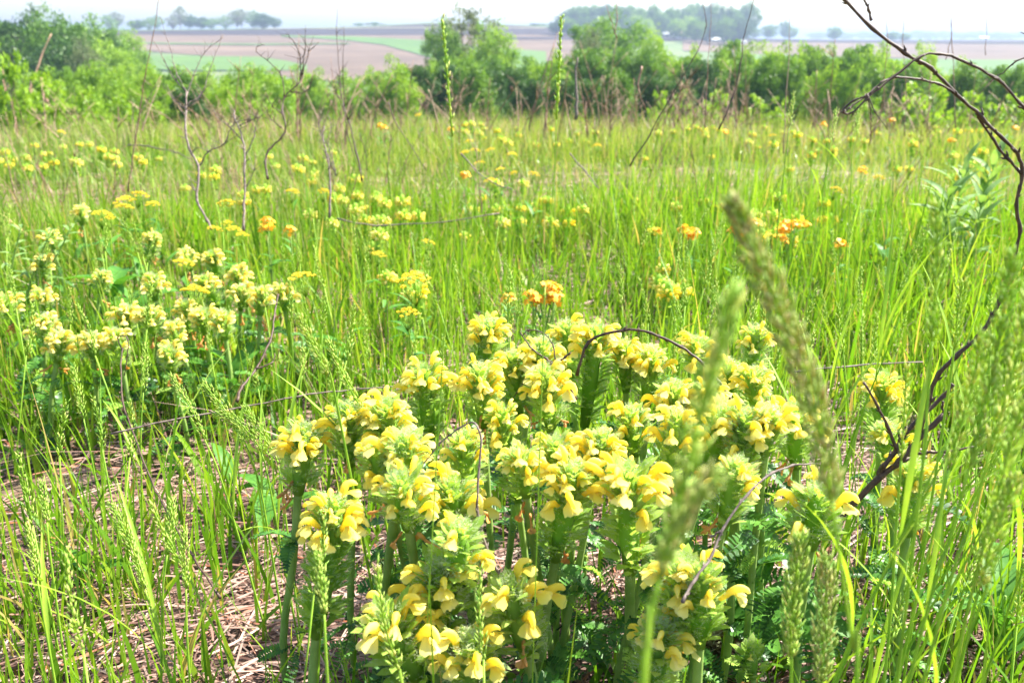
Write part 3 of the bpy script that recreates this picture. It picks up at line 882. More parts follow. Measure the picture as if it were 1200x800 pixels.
def fern_leaf(seed, L_=0.075, W_=0.022, mat='fern'):
    rs = random.Random(seed); u = rs.uniform
    mb = MB(); n = 12
    def mid(t): return Vector((L_ * t, 0, L_ * (0.42 * t - 0.62 * t * t)))
    mb.tube([mid(i / 6) for i in range(7)], [.0011 * (1 - i / 8) for i in range(7)], 4, 0, .5)
    for i in range(n):
        t = 0.14 + 0.86 * i / n
        c = mid(t); ln = W_ * .5 * math.sin(3.0 * (t * .82 + .14)) ** .7 + .002
        for sg in (-1, 1):
            d = Vector((.35, sg * 1, .28)).normalized()
            a = Vector((1, 0, 0)); wv = L_ / n * .62
            p1, p2, p3 = c + d * ln * .35, c + d * ln * .72, c + d * ln
            vs = [c - a * wv * .5, c + a * wv * .5,
                  p1 - a * wv * .75 + Vector((0, 0, u(-.0006, .0006))), p1 + a * wv * .6,
                  p2 - a * wv * .35, p2 + a * wv * .75, p3 - a * wv * .1, p3 + a * wv * .45 + Vector((0, 0, -.001))]
            vs = [v + Vector((u(-.0006, .0006), u(-.0006, .0006), u(-.0014, .0014))) for v in vs]
            mb.add(vs, [(0, 1, 3, 2), (2, 3, 5, 4), (4, 5, 7, 6)], 0, u(.2, .8))
    return mb.mesh('leaf', [mat])
FERN = [fern_leaf(i, .07 + .012 * (i % 3), .020 + .004 * (i % 2)) for i in range(5)]
FERNL = [fern_leaf(10 + i, .045, .016, 'bract') for i in range(2)]

def betony(px, py, h, spk, fl, label, size=1.0, pale=False, group=None, leaves=7, wither=2, depth=None, lean=None, rows=3, up=False):
    """px,py: middle of the ring of flowers; h: its height above the ground"""
    if depth: p = at(px, py, depth)
    else: p = top(px, py, h)
    lean = lean or (U(-.045, .045), U(-.035, .035))
    bx, by = p.x - lean[0], p.y - lean[1]
    g = T(bx, by)
    name = 'wood_betony'
    o = thing(name, (bx, by, g), label, 'wildflower', group, 0)
    q = Vector((p.x - bx, p.y - by, p.z - g))
    Ls = SPL[spk] * size
    tilt = Vector((lean[0] * 1.5, lean[1] * 1.5, q.z)).normalized()
    sp = link('bract_spike', random.choice(SPK[spk]), o, q + tilt * .006 * size, Vector(tilt).to_track_quat('Z', 'Y').to_euler(), size)
    ql = q - tilt * Ls * .93
    mb = MB()
    pts = smooth_path([(0, 0, -.01), Vector((ql.x * .2 + U(-.006, .006), ql.y * .2, ql.z * .35)), Vector((ql.x * .6, ql.y * .6, ql.z * .7)), ql, ql + tilt * Ls * .3], 3)
    mb.tube(pts, [.0034 * size] * len(pts), 7, 0)
    for i in range(150):                                           # hairs on the stem
        c = random.choice(pts); c = c + Vector((0, 0, U(-.02, .02))); a = U(0, 6.28)
        dd = Vector((math.cos(a), math.sin(a), U(-.2, .4)))
        s_ = Vector((-dd.y, dd.x, 0)) * .0001
        b0 = c + dd * .0026
        mb.add([b0 - s_, b0 + s_, b0 + dd * U(.0015, .003)], [(0, 1, 2)], 1, .5)
    link('stem', mb.mesh('stem', ['stem', 'hair']), o)
    pool = FLP if pale else FL
    n = int(fl * 1.3); off = U(0, 6.28)
    for i in range(n):
        t = i / max(n - 1, 1)
        a = off + i * 2.39996 + U(-.3, .3)
        z = (-0.012 + 0.016 * t) * size
        el = -U(.0, .48) - .5 * t
        r0 = .0045 * size
        loc = q + tilt * z + Vector((math.cos(a), math.sin(a), 0)) * r0
        m = random.choice(pool)
        s_ = size * U(.78, 1.12) * (1 - .12 * t)
        link('flower', m, o, loc, (U(-.3, .3), el, a), s_)
    for i in range(2):
        a = U(0, 6.28)
        link('flower_bud', random.choice(FLB), o, q + tilt * U(.0, .004) + Vector((math.cos(a), math.sin(a), 0)) * .004, (0, -.7, a), size)
    for i in range(wither):
        a = U(0, 6.28); z = -U(.022, .022 + Ls * .5)
        link('withered_flower', random.choice(FLW), o, q + tilt * (z - .004) + Vector((math.cos(a), math.sin(a), 0)) * .006 * size, (U(-.5, .5), U(.2, .8), a), size * U(.5, .85))
    for i in range(leaves):
        t = i / max(leaves, 1)
        a = U(0, 6.28)
        z = (h if not depth else q.z) - Ls
        zz = max(0.012, z * U(.05, 1.0) * .9)
        f = zz / max(ql.z, .02)
        c = Vector((ql.x * f, ql.y * f, zz))
        link('leaf', random.choice(FERN if t < .75 else FERNL), o, c, (U(-.7, .7), U(-.5, .6), a), U(.45, .85))
    return o

def HH(py): return float(np.interp(py, [380, 500, 600, 700, 800], [.315, .30, .272, .225, .175]))
# ring centre px, py, spike length, number of flowers, description
MAIN = [
 (391, 612, 'x', 16, 'tallest betony spike at the front left of the clump, long green column under yellow ring'),
 (355, 520, 'm', 11, 'outermost left betony of the big clump, standing apart beside the bare litter'),
 (409, 492, 'm', 10, 'betony at the left rear of the big clump, just above the grass stems'),
 (455, 492, 'm', 12, 'betony right of the left rear one in the big clump'),
 (498, 448, 'l', 10, 'betony with a tall green column and flowers held wide, upper left of the big clump'),
 (571, 392, 's', 13, 'topmost left betony of the big clump, its flowers seen against the grass'),
 (563, 447, 'm', 15, 'full flowered betony right below the topmost left one'),
 (590, 492, 'x', 12, 'betony with a long column beside the thin grey upright twig'),
 (473, 532, 's', 9, 'low betony between the left rear ones and the front, partly hidden by grass'),
 (546, 528, 's', 8, 'betony just left of the thin grey upright twig'),
 (474, 582, 's', 12, 'betony in the left middle of the big clump, right of the front left column'),
 (533, 590, 's', 8, 'low betony left of the lower end of the grey upright twig'),
 (632, 417, 's', 12, 'betony behind the curled brown twig at the back of the clump'),
 (640, 450, 'm', 13, 'cream tipped betony under the curled brown twig'),
 (697, 400, 'x', 15, 'tall betony rising highest in the middle of the back of the clump'),
 (665, 396, 's', 10, 'betony touching the left side of the highest middle spike'),
 (732, 414, 's', 12, 'betony right of the highest middle spike'),
 (761, 425, 'm', 12, 'betony under the start of the arched brown twig'),
 (816, 412, 's', 10, 'betony behind the arched brown twig'),
 (651, 530, 's', 12, 'betony at the centre of the clump above the three front heads'),
 (702, 524, 'm', 14, 'central betony with a pointed green tip above the pair of heads'),
 (668, 568, 'l', 16, 'left one of the pair of big heads on straight pale stems at the centre front'),
 (737, 574, 'l', 16, 'right one of the pair of big heads at the centre front'),
 (791, 470, 'm', 12, 'betony left of the blurred grass head, halfway up the clump'),
 (740, 500, 's', 9, 'low betony in the shade behind the pointed central one'),
 (886, 398, 's', 10, 'topmost right betony of the clump, its flowers open against the grass'),
 (855, 438, 'm', 11, 'betony below left of the topmost right one'),
 (884, 448, 's', 9, 'betony straight under the topmost right one'),
 (872, 505, 'm', 13, 'betony right of the blurred grass head in the right part of the clump'),
 (900, 500, 's', 11, 'betony second from the right edge of the clump'),
 (931, 495, 'm', 10, 'betony at the right edge of the clump beside the near grass head'),
 (515, 688, 'm', 12, 'young betony low in front with hooked flowers spread to both sides'),
 (537, 640, 's', 4, 'mostly green betony with few flowers beside the grey upright twig'),
 (602, 705, 's', 10, 'low betony at the front centre, its ring of flowers spread flat'),
 (462, 738, 'm', 13, 'betony near the bottom edge with an orange spot on its column'),
 (550, 772, 's', 12, 'lowest betony at the bottom edge of the picture'),
 (800, 684, 's', 7, 'small pale topped betony beside the dark curved twig at the lower right'),
 (772, 752, 's', 9, 'fading betony low behind the blurred grass stem at the bottom'),
 (822, 690, 's', 6, 'betony with one big yellow hood right of the small pale topped one'),
 (830, 470, 's', 10, 'betony crossed by the lower end of the arched twig'),
 (790, 505, 's', 8, 'betony in the shade beneath the arched twig'),
 (612, 548, 's', 9, 'betony half hidden behind the long column in the centre'),
 (602, 432, 's', 9, 'betony between the topmost left one and the curled twig'),
 (845, 500, 's', 8, 'betony just right of the arched twig tip'),
 (445, 540, 's', 7, 'betony deep behind the left middle of the clump'),
 (860, 560, 's', 6, 'low betony beneath the right part of the clump'),
 (1033, 455, 'l', 15, 'tall betony standing alone right of the clump behind the dark forked twig'),
 (1068, 565, 'm', 9, 'low betony right of the forked twig, behind the grass stems'),
 (955, 600, 's', 5, 'betony mostly hidden behind the near grass head on the right'),
 (1040, 515, 's', 6, 'betony with orange fading flowers under the lone tall one'),
]
for px, py, k, n, lab in MAIN:
    if k == 's' and random.random() < .6: k = 'm'
    h = HH(py) + U(-.012, .012)
    d = None
    if px == 391: h = .272
    if (px, py) in ((668, 568), (737, 574)): h = .29
    n = max(3, int(n * U(.7, 1.08))); sz = U(.92, 1.16) * (1.2 if py > 560 else 1.0)
    if px > 940: h = .25
    betony(px, py + (6 if k != 's' else 4), h, k, n, lab, sz, leaves=13, wither=random.choice([0, 1, 1, 2, 3]))
betony(880, 772, .12, 's', 0, 'low withered betony with only orange brown flowers left, at the bottom right', .8, leaves=6, wither=6)

LEFT = [
 (50, 311, 'm', 9, 'betony at the far left of the left clump, under the drooping grey leaves'),
 (50, 352, 's', 8, 'betony just below the far left one of the left clump'),
 (179, 284, 'm', 9, 'rearmost betony of the left clump, right of the broad leaved plant'),
 (250, 306, 'm', 10, 'betony at the back right of the left clump'),
 (280, 326, 'l', 11, 'betony with a long column near the right end of the left clump'),
 (283, 348, 's', 8, 'betony in front of the long column at the right end of the left clump'),
 (243, 336, 'm', 9, 'betony in the middle right of the left clump'),
 (179, 336, 's', 9, 'betony beside the blue green broad leaf in the left clump'),
 (148, 372, 'm', 11, 'pale betony in the middle front of the left clump'),
 (175, 374, 'm', 10, 'betony with a tall green tip right of the pale middle front one'),
 (219, 366, 'm', 10, 'cream betony behind the folded grey green leaf'),
 (238, 376, 's', 9, 'low cream betony right of the folded grey green leaf'),
 (307, 352, 's', 9, 'betony second from the right end of the left clump'),
 (331, 348, 's', 9, 'rightmost betony of the left clump beside the dark slanting twig'),
 (71, 406, 's', 10, 'yellow betony at the front left of the left clump'),
 (108, 406, 's', 10, 'cream betony right of the yellow front one in the left clump'),
 (138, 402, 'm', 8, 'betony behind the bent grey twig in the left clump'),
 (54, 384, 's', 8, 'betony behind the yellow front one in the left clump'),
 (7, 360, 's', 8, 'betony cut by the left edge of the picture'),
 (60, 280, 's', 7, 'small betony above the far left one'),
 (95, 252, 's', 7, 'betony below the left yellow umbels'),
 (199, 420, 's', 8, 'low orange tinged betony in front of the left clump'),
 (204, 392, 's', 8, 'low betony in the middle front of the left clump'),
 (219, 304, 's', 9, 'betony at the back middle of the left clump'),
 (262, 380, 's', 7, 'low betony in the shade at the right front of the left clump'),
 (120, 330, 's', 6, 'betony half hidden by the broad leaved plant'),
]
for px, py, k, n, lab in LEFT:
    h = float(np.interp(py, [250, 420], [.20, .18]))
    betony(px, py, h, k, n, lab, U(.95, 1.1), pale=True, leaves=15, wither=random.choice([1, 2, 3]))

# small far ones: one mesh per plant, a few different plants shared by all
def small_betony_mesh(seed, pale):
    rs = random.Random(seed); u = rs.uniform
    mb = MB()
    mb.tube([(0, 0, -.22), (0, 0, -.02)], .003, 5, 2, .4)
    mb.tube([(0, 0, -.06), (0, 0, -.03), (0, 0, .01), (0, 0, .018)], [.006, .011, .009, .002], 7, 1, .5)
    for i in range(26):
        a = i * 2.4; z = -.06 + .07 * i / 26; out = Vector((math.cos(a), math.sin(a), 0))
        leaf_scale(mb, out * .007 + Vector((0, 0, z)), out, (Vector((0, 0, 1)) + out * .5).normalized(), .013, .009, .4, 1, u(.2, .9))
    for i in range(15):
        a = i * 2.4; z = -.02 + .02 * i / 15; out = Vector((math.cos(a), math.sin(a), 0)); up = Vector((0, 0, 1))
        p0 = out * .007 + up * z
        mb.tube([p0, p0 + out * .008 + up * .006, p0 + out * .015 + up * .007, p0 + out * .018 + up * .001], [.0018, .003, .0036, .0015], 5, 0, u(.2, .9))
    return mb.mesh('wood_betony', ['petal_pale' if pale else 'petal', 'bract', 'stem'])
SB = [small_betony_mesh(i, i % 4 != 0) for i in range(6)]
PATCH = [
 (905, 242, 48, 9, 14, 'small cream betony of the patch behind the orange puccoons on the right', .19),
 (918, 268, 30, 9, 10, 'small cream betony among the orange puccoons on the right', .19),
 (776, 330, 13, 14, 9, 'small cream betony of the patch above the right part of the big clump', .19),
 (455, 246, 30, 12, 12, 'small cream betony in the patch behind the thin near grass spike', .19),
 (400, 236, 22, 14, 9, 'small cream betony in the patch right of the dead stems', .19),
 (350, 200, 30, 10, 9, 'tiny cream betony in the patch behind the orange flowers on the left', .18),
 (55, 190, 45, 7, 14, 'tiny yellow betony in the band far back on the left', .18),
 (150, 186, 40, 6, 7, 'tiny yellow betony far back behind the left umbels', .18),
 (560, 150, 22, 6, 10, 'tiny yellow betony of the far bright patch in the middle', .18),
 (640, 160, 60, 6, 12, 'tiny cream betony scattered far back in the middle', .18),
 (580, 255, 60, 16, 10, 'small cream betony scattered behind the orange flowers in the middle', .18),
 (820, 156, 26, 6, 9, 'tiny yellow betony in the far patch right of centre', .18),
 (950, 165, 60, 16, 14, 'tiny yellow betony scattered far back on the right', .18),
 (1090, 145, 80, 12, 12, 'tiny yellow betony under the arching twigs far back', .18),
 (1100, 200, 50, 16, 9, 'small yellow betony far back beside the silvery leaved plant', .18),
 (700, 235, 60, 24, 8, 'small cream betony scattered in the middle of the meadow', .18),
 (255, 215, 60, 12, 8, 'small cream betony scattered among the dead stems', .18),
 (480, 335, 12, 8, 4, 'small pale betony beside the round yellow umbel', .2),
]
for cx, cy, sx, sy, n, lab, h0 in PATCH:
    for i in range(int(n * 1.3)):
        px, py = cx + random.gauss(0, .8) * sx, cy + random.gauss(0, 1.1) * sy - 2
        if py < 138: py = 138 + U(0, 12)
        h = h0 * U(.45, .85)
        p = top(px, py, h)
        if p.y > 6.2: p = top(px, 152 + U(0, 12), h)
        o = link('wood_betony', random.choice(SB), None, p + Vector((0, 0, T(p.x, p.y))), (U(-.15, .15), U(-.15, .15), U(0, 6.28)), U(.65, 1.05))
        tag(o, lab, 'wildflower', 'betonies: ' + lab)

# ------------------------------------------------------------------ yellow umbels and orange puccoons
def umbel_mesh(seed, r=.019, far=False):
    rs = random.Random(seed); u = rs.uniform; mb = MB()
    n = 15
    for i in range(n):
        t = math.sqrt((i + .5) / n); a = i * 2.4
        c = Vector((math.cos(a) * r * t, math.sin(a) * r * t, .006 * (1 - t * t) + u(-.001, .001)))
        mb.tube([(0, 0, -.022), Vector((c.x * .6, c.y * .6, -.010)), c], .00045, 3, 1, .5)
        for k in range(9):
            b = k * 2.4; rr = .0042 * math.sqrt(k / 9)
            p = c + Vector((math.cos(b) * rr, math.sin(b) * rr, .0012 * (1 - k / 9)))
            s_ = .0011 * u(.8, 1.3)
            mb.add([p + Vector(q) * s_ for q in ((1, 0, 0), (0, 1, 0), (-1, 0, 0), (0, -1, 0), (0, 0, 1), (0, 0, -1))],
                   [(0, 1, 4), (1, 2, 4), (2, 3, 4), (3, 0, 4), (1, 0, 5), (2, 1, 5), (3, 2, 5), (0, 3, 5)], 0, u(0, 1))
    return mb.mesh('flower_head', ['umbel', 'stalk'])
UM = [umbel_mesh(i) for i in range(4)]
def lance_leaf(seed, L_=.05, W_=.013, mat='broad', fold=.25, curl=.35):
    rs = random.Random(seed); mb = MB(); vs = []; n = 7
    for i in range(n):
        t = i / (n - 1); w_ = W_ * .5 * math.sin(math.pi * min(1, t * .93 + .05)) ** .8 * (1 - .25 * t)
        c = Vector((L_ * t, 0, L_ * (curl * t - curl * 1.3 * t * t)))
        vs += [c + Vector((0, -w_, fold * w_)), c, c + Vector((0, w_, fold * w_))]
    fs = []
    for i in range(n - 1):
        a, b = 3 * i, 3 * i + 3
        fs += [(a, a + 1, b + 1, b), (a + 1, a + 2, b + 2, b + 1)]
    mb.add(vs, fs, 0, .5)
    return mb.mesh('leaf', [mat])
LL = [lance_leaf(i, .05 + .01 * i) for i in range(3)]
def umbel_plant(px, py, h, label, s=1.0, group=None, leaves=4, z=None):
    p = top(px, py, h); bx, by = p.x + U(-.02, .02), p.y + U(-.02, .02); g = T(bx, by)
    o = thing('golden_alexanders', (bx, by, g), label, 'wildflower', group)
    q = Vector((p.x - bx, p.y - by, h))
    mb = MB(); pts = smooth_path([(0, 0, -.01), q * .5 + Vector((U(-.01, .01), 0, 0)), q - Vector((0, 0, .02 * s))], 4)
    mb.tube(pts, .0013, 5, 0); link('stem', mb.mesh('stem', ['stalk']), o)
    link('flower_head', random.choice(UM), o, q, (U(-.25, .45), U(-.25, .25), U(0, 6)), (s * 1.25, s * 1.25, s * 1.7))
    for i in range(leaves):
        zz = U(.25, .85); c = q * zz
        link('leaf', random.choice(LL), o, c, (U(-.3, .3), U(-.7, .1), U(0, 6.28)), U(.6, 1.1))
for px, py, h, s, lab in [
 (145, 229, .27, .95, 'largest of the yellow umbels at the upper left, front of the pair that overlap'),
 (144, 236, .26, .8, 'yellow umbel just under the largest one at the upper left'),
 (118, 244, .26, .8, 'leftmost yellow umbel of the upper left group'),
 (163, 222, .28, .75, 'topmost yellow umbel of the upper left group'),
 (178, 234, .27, .6, 'rightmost yellow umbel of the upper left group'),
 (126, 250, .25, .6, 'small yellow umbel low beside the leftmost one'),
 (265, 242, .25, .8, 'yellow umbel standing highest left of the orange flowers'),
 (266, 265, .23, .5, 'small yellow umbel under the one left of the orange flowers'),
 (252, 271, .23, .6, 'yellow umbel at the left of the low group of four'),
 (274, 273, .23, .6, 'yellow umbel in the middle of the low group of four'),
 (284, 280, .23, .5, 'yellow umbel at the right of the low group of four'),
 (353, 325, .22, .85, 'flat orange yellow umbel standing alone right of the left betony clump'),
 (228, 334, .23, .85, 'orange yellow umbel over the left betony clump'),
 (215, 305, .23, .7, 'yellow umbel behind the left betony clump'),
 (343, 226, .25, .7, 'yellow umbel among the dead branches'),
 (483, 333, .23, 1.1, 'dense round yellow umbel above the left part of the big clump'),
 (478, 370, .21, .7, 'small yellow umbel under the dense round one'),
 (502, 284, .23, .55, 'small yellow umbel alone in the grass left of centre'),
 (444, 303, .22, .55, 'small yellow umbel left of the near thin grass spike'),
 (625, 206, .25, .65, 'bright yellow umbel in the middle distance right of centre'),
 (602, 204, .24, .45, 'yellow umbel left of the bright one in the middle distance'),
 (586, 200, .24, .55, 'yellow umbel second left of the bright one in the middle distance'),
]:
    umbel_plant(px, py, h, lab, s * 1.1, None, 10 if px < 200 else 5)
for px, py in [(545, 182), (557, 180), (574, 178), (562, 191), (575, 210), (490, 122), (550, 166), (72, 155), (380, 222), (600, 182), (1030, 205), (980, 225), (905, 160), (700, 170)]:
    umbel_plant(px, max(py, 138), .24, 'tiny yellow umbel far back in the meadow', .75, 'far yellow umbels', 1)

def puccoon_head(seed, n=11, r=.017):
    rs = random.Random(seed); u = rs.uniform; mb = MB()
    for i in range(n):
        t = math.sqrt((i + .4) / n); a = i * 2.4
        nrm = Vector((math.cos(a) * t * 1.2 + u(-.5, .5), math.sin(a) * t * 1.2 + u(-.5, .5), 1)).normalized()
        c = Vector((math.cos(a) * r * t + u(-.003, .003), math.sin(a) * r * t + u(-.003, .003), .011 * (1 - t * t) + u(-.004, .003)))
        s1 = nrm.orthogonal().normalized(); s2 = nrm.cross(s1)
        mb.tube([c - nrm * .012, c], [.0008, .0014], 5, 0, .3)
        for k in range(5):
            b = k * 6.283 / 5 + u(-.1, .1)
            d = s1 * math.cos(b) + s2 * math.sin(b); e = nrm.cross(d)
            L_ = .0068 * u(.9, 1.1)
            mb.add([c, c + d * L_ * .55 + e * .0027 + nrm * .0008, c + d * L_ + e * .0012, c + d * L_ - e * .0012, c + d * L_ * .55 - e * .0027 + nrm * .0008], [(0, 1, 2, 3, 4)], 0, u(0, 1))
    return mb.mesh('flower_head', ['orange'])
PU = [puccoon_head(i) for i in range(3)]
def puccoon(px, py, h, label, s=1.0, group=None, heads=1):
    p = top(px, py, h); g = T(p.x, p.y)
    o = thing('hoary_puccoon', (p.x, p.y, g), label, 'wildflower', group)
    for k in range(heads):
        q = Vector((U(-.035, .035) * (heads > 1), U(-.02, .02) * (heads > 1), h - g + (U(-.02, .0) if k else 0)))
        mb = MB(); mb.tube(smooth_path([(0, 0, -.01), (q.x * .2, 0, q.z * .5), q - Vector((0, 0, .008))], 3), .0014, 5, 0)
        link('stem', mb.mesh('stem', ['stem']), o)
        link('flower_head', random.choice(PU), o, q, (U(-.2, .5), U(-.3, .3), U(0, 6)), s * .78)
    for i in range(9):
        link('leaf', LL[0], o, (0, 0, (h - g) * U(.2, .9)), (U(-.3, .3), U(-.8, -.1), U(0, 6.28)), U(.45, .8))
for px, py, h, s, hd, lab in [
 (313, 260, .24, 1.2, 2, 'brightest orange flower head on the left, beside the yellow umbels'),
 (340, 270, .23, 1.0, 1, 'flatter orange flower head right of the brightest one on the left'),
 (595, 350, .2, 1.0, 1, 'orange flower head at the left of the middle group'),
 (634, 338, .22, 1.1, 4, 'orange flower cluster standing highest in the middle group'),
 (647, 345, .21, 1.0, 3, 'orange flower cluster at the right of the middle group'),
 (628, 352, .20, .9, 1, 'orange flower head lowest in the middle group'),
 (915, 279, .2, 1.1, 1, 'orange flower head leftmost of the right group'),
 (932, 262, .22, 1.2, 4, 'orange flower cluster at the top of the right group'),
 (944, 264, .21, 1.0, 1, 'orange flower head right beside the top of the right group'),
 (986, 286, .2, 1.15, 1, 'bright orange flower head alone at the right of the right group'),
 (800, 270, .2, 1.2, 4, 'orange flower cluster left of the right group, in the grass'),
 (815, 274, .2, .9, 1, 'orange flower head right of the cluster in the grass'),
 (770, 270, .2, .8, 1, 'small orange flower head left of the cluster in the grass')]:
    puccoon(px, py, h, lab, s, None, hd)
for px, py in [(1045, 141), (450, 150), (850, 155), (965, 146), (1010, 200), (1115, 165), (862, 270), (445, 148), (528, 152), (885, 262), (1190, 150), (545, 205)]:
    puccoon(px, max(py, 139), .22, 'tiny orange flower head far back in the meadow', 1.2, 'far orange flowers')
# ------------------------------------------------------------------ broad leaved and silvery plants
BL = [lance_leaf(50 + i, .085 + .015 * i, .034 + .005 * i, 'broad', .35, .5) for i in range(3)]
SL = [lance_leaf(60 + i, .05 + .008 * i, .013, 'silver', .4, .3) for i in range(3)]
def leafy_plant(px, py, h, label, n=6, pool=BL, s=1.0, whorl=False, name='broad_leaved_plant', group=None, lean=0.0, rise=-.7):
    p = top(px, py, h); g = T(p.x, p.y)
    o = thing(name, (p.x - lean, p.y, g), label, 'plant', group)
    mb = MB(); pts = smooth_path([(0, 0, -.01), (lean * .3, 0, h * .5), (lean, 0, h)], 4)
    mb.tube(pts, [.003 * (1 - i / 14) for i in range(len(pts))], 6, 0); link('stem', mb.mesh('stem', ['stem']), o)
    for i in range(n):
        t = (i + 1) / n
        a = i * 2.4 + U(-.3, .3); f = t if whorl else t * .75
        c = Vector((lean * f * f, 0, h * f))
        link('leaf', random.choice(pool), o, c, (U(-.3, .3), rise * U(.3, 1.2), a), s * U(.8, 1.2))
    return o
for px, py, h, n, s, lab in [
 (128, 312, .17, 7, 1.0, 'broad leaved plant standing over the left betony clump'),
 (152, 332, .14, 5, 1.1, 'blue green broad leaf beside the left betonies'),
 (268, 402, .13, 5, 1.1, 'broad leaf plant at the right front of the left clump'),
 (405, 378, .14, 4, .8, 'two round dark green leaves on a thin stem left of the big clump'),
 (100, 655, .05, 3, .8, 'single folded green leaf in the litter at the lower left'),
 (318, 560, .07, 3, .8, 'pale green broad leaf left of the outermost betony'),
 (268, 545, .07, 2, .5, 'small leaf with a pale tip among the grass on the left'),
 (1040, 262, .22, 9, .6, 'dark green leafy tuft left of the silvery leaved plant'),
 (885, 640, .1, 7, 1.0, 'dark broad leaves in the shade right of the big clump'),
 (860, 700, .07, 7, 1.0, 'dark broad leaves at the foot of the big clump'),
 (1180, 690, .09, 5, .9, 'broad leaf plant in the lower right corner')]:
    leafy_plant(px, py, h, lab, n, s=s)
for px, py, h, lab in [
 (1128, 208, .30, 'silvery leaved plant with the highest whorl, under the arching twig'),
 (1165, 192, .31, 'silvery leaved plant at the right behind the thin twig'),
 (1112, 232, .27, 'silvery leaved plant in front of the highest whorl'),
 (1150, 240, .26, 'silvery leaved plant at the right front of its group')]:
    leafy_plant(px, py, h, lab, 30, SL, 1.5, True, 'silvery_plant', None, U(-.02, .02), -.9)
for px, py, h, ln, lab in [
 (60, 270, .26, .10, 'drooping grey green leafy stem at the left edge'),
 (25, 262, .25, .07, 'second drooping grey green stem nearest the left edge'),
 (85, 262, .27, .12, 'drooping grey green stem reaching towards the yellow umbels')]:
    leafy_plant(px, py, h, lab, 24, SL, .75, True, 'silvery_plant', None, ln, -.2)

# ------------------------------------------------------------------ twigs and dead stems
def twig(name, parts, label, cat, mat='twig', d=None, group=None):
    """parts: list of (pixel points with own depth, radius in px at start, at end); the first is the stem, the rest branch off it"""
    root = None
    for k, (pts, d0, d1, r0, r1) in enumerate(parts):
        n = len(pts)
        P = [at(x, y, d0 + (d1 - d0) * i / (n - 1)) for i, (x, y) in enumerate(pts)]
        dm = (d0 + d1) / 2
        thin = (.78 if 'dead_shrub_branch' in name and dm < .7 else .8 if name == 'arching_twig' else .8) if dm < 1.2 else .62
        jt = 1.1 / F * dm
        P = smooth_path(P, 4)
        P = [P[0]] + [q + Vector((U(-jt, jt), U(-jt, jt), U(-jt, jt))) * .7 for q in P[1:-1]] + [P[-1]]
        m = len(P)
        rad = [(r0 + (r1 - r0) * i / (m - 1)) / F * dm * U(.85, 1.15) * thin * (1.25 if i % 4 == 0 else .95) for i in range(m)]
        mb = MB(); mb.tube(P, rad, 7, 0)
        o_ = P[0].copy() if root is None else origin
        if root is None: origin = o_
        mb.v = [(v[0] - origin.x, v[1] - origin.y, v[2] - origin.z) for v in mb.v]
        if root is None:
            root = thing(name, origin, label, cat, group)
        if dm < 1.2 and mat in ('twig', 'grey_twig'):
            for b in range(max(2, m // 2)):
                i0 = random.randrange(1, m - 1); c = Vector(P[i0]) - origin; ax = (P[i0 + 1] - P[i0 - 1]).normalized()
                sd_ = ax.orthogonal().normalized(); sd_.rotate(Matrix.Rotation(U(0, 6.28), 3, ax))
                rr = rad[i0]
                mb.tube([c, c + (sd_ + ax * .8) * rr * 1.2, c + (sd_ + ax * 1.3) * rr * 2.3], [rr * .7, rr * .6, rr * .1], 5, 0)
        if name == 'dead_shrub':
            for b in range(9):
                i0 = random.randrange(m // 3, m - 1); c = Vector(P[i0]) - origin
                ln = U(6, 20) / F * dm
                dd = Vector((U(-1, 1), U(-.5, .5), U(.2, 1.2))).normalized() * ln
                kk = c + dd * .5 + Vector((U(-.1, .1), 0, U(-.1, .1))) * ln
                mb.tube([c, kk, c + dd], [rad[i0] * .5, rad[i0] * .4, rad[i0] * .2], 5, 0)
        link('stem' if k == 0 else 'side_branch', mb.mesh('branch', [mat]), root)
    return root

twig('dead_shrub_branch', [
 ([(940, 645), (985, 605), (1030, 560), (1055, 540), (1080, 510), (1107, 486)], .78, .74, 5.0, 3.8),
 ([(1030, 560), (1036, 545), (1052, 525), (1062, 505), (1080, 488), (1107, 463), (1117, 450)], .765, .75, 4.2, 2.6),
 ([(1052, 530), (1040, 500), (1028, 475), (1012, 448)], .76, .74, 2.8, 1.6),
 ([(1078, 505), (1088, 470), (1100, 438), (1120, 418), (1150, 390), (1172, 352), (1184, 320), (1190, 295)], .745, .68, 3.6, 2.6),
 ([(1062, 533), (1085, 530), (1105, 529), (1145, 523)], .76, .74, 2.4, 1.4),
 ([(1107, 486), (1104, 478), (1105, 470)], .74, .74, 2.2, 1.4),
 ([(1190, 295), (1195, 270), (1191, 240), (1198, 205), (1192, 180), (1172, 160), (1150, 137), (1120, 110), (1090, 80), (1060, 62), (1022, 33), (985, -4), (960, -30)], .68, .60, 2.8, 2.6),
 ([(1198, 205), (1180, 185), (1165, 165), (1150, 143), (1144, 133)], .66, .64, 2.4, 1.8),
 ([(1021, 24), (1018, 12), (1010, -6)], .61, .60, 2.0, 1.4),
], 'dark dead branch right of the clump, forking low and reaching past the top edge', 'branch')
twig('arching_twig', [
 ([(1290, 260), (1240, 170), (1200, 126), (1168, 93), (1130, 72), (1100, 63), (1078, 67), (1045, 92), (1018, 113), (1000, 132), (988, 131), (1000, 118), (1016, 112)], .60, .58, 2.4, 1.4),
 ([(1118, 109), (1100, 99), (1080, 94), (1050, 91), (1033, 97), (1016, 112), (996, 126), (988, 131)], .60, .58, 2.0, 1.0),
 ([(1016, 110), (1019, 125), (1022, 143)], .58, .58, 1.2, .6),
 ([(1016, 110), (1025, 130), (1040, 152)], .58, .58, 1.2, .6),
], 'brown twig arching over the far hedge at the upper right with a hooked drooping tip', 'twig')
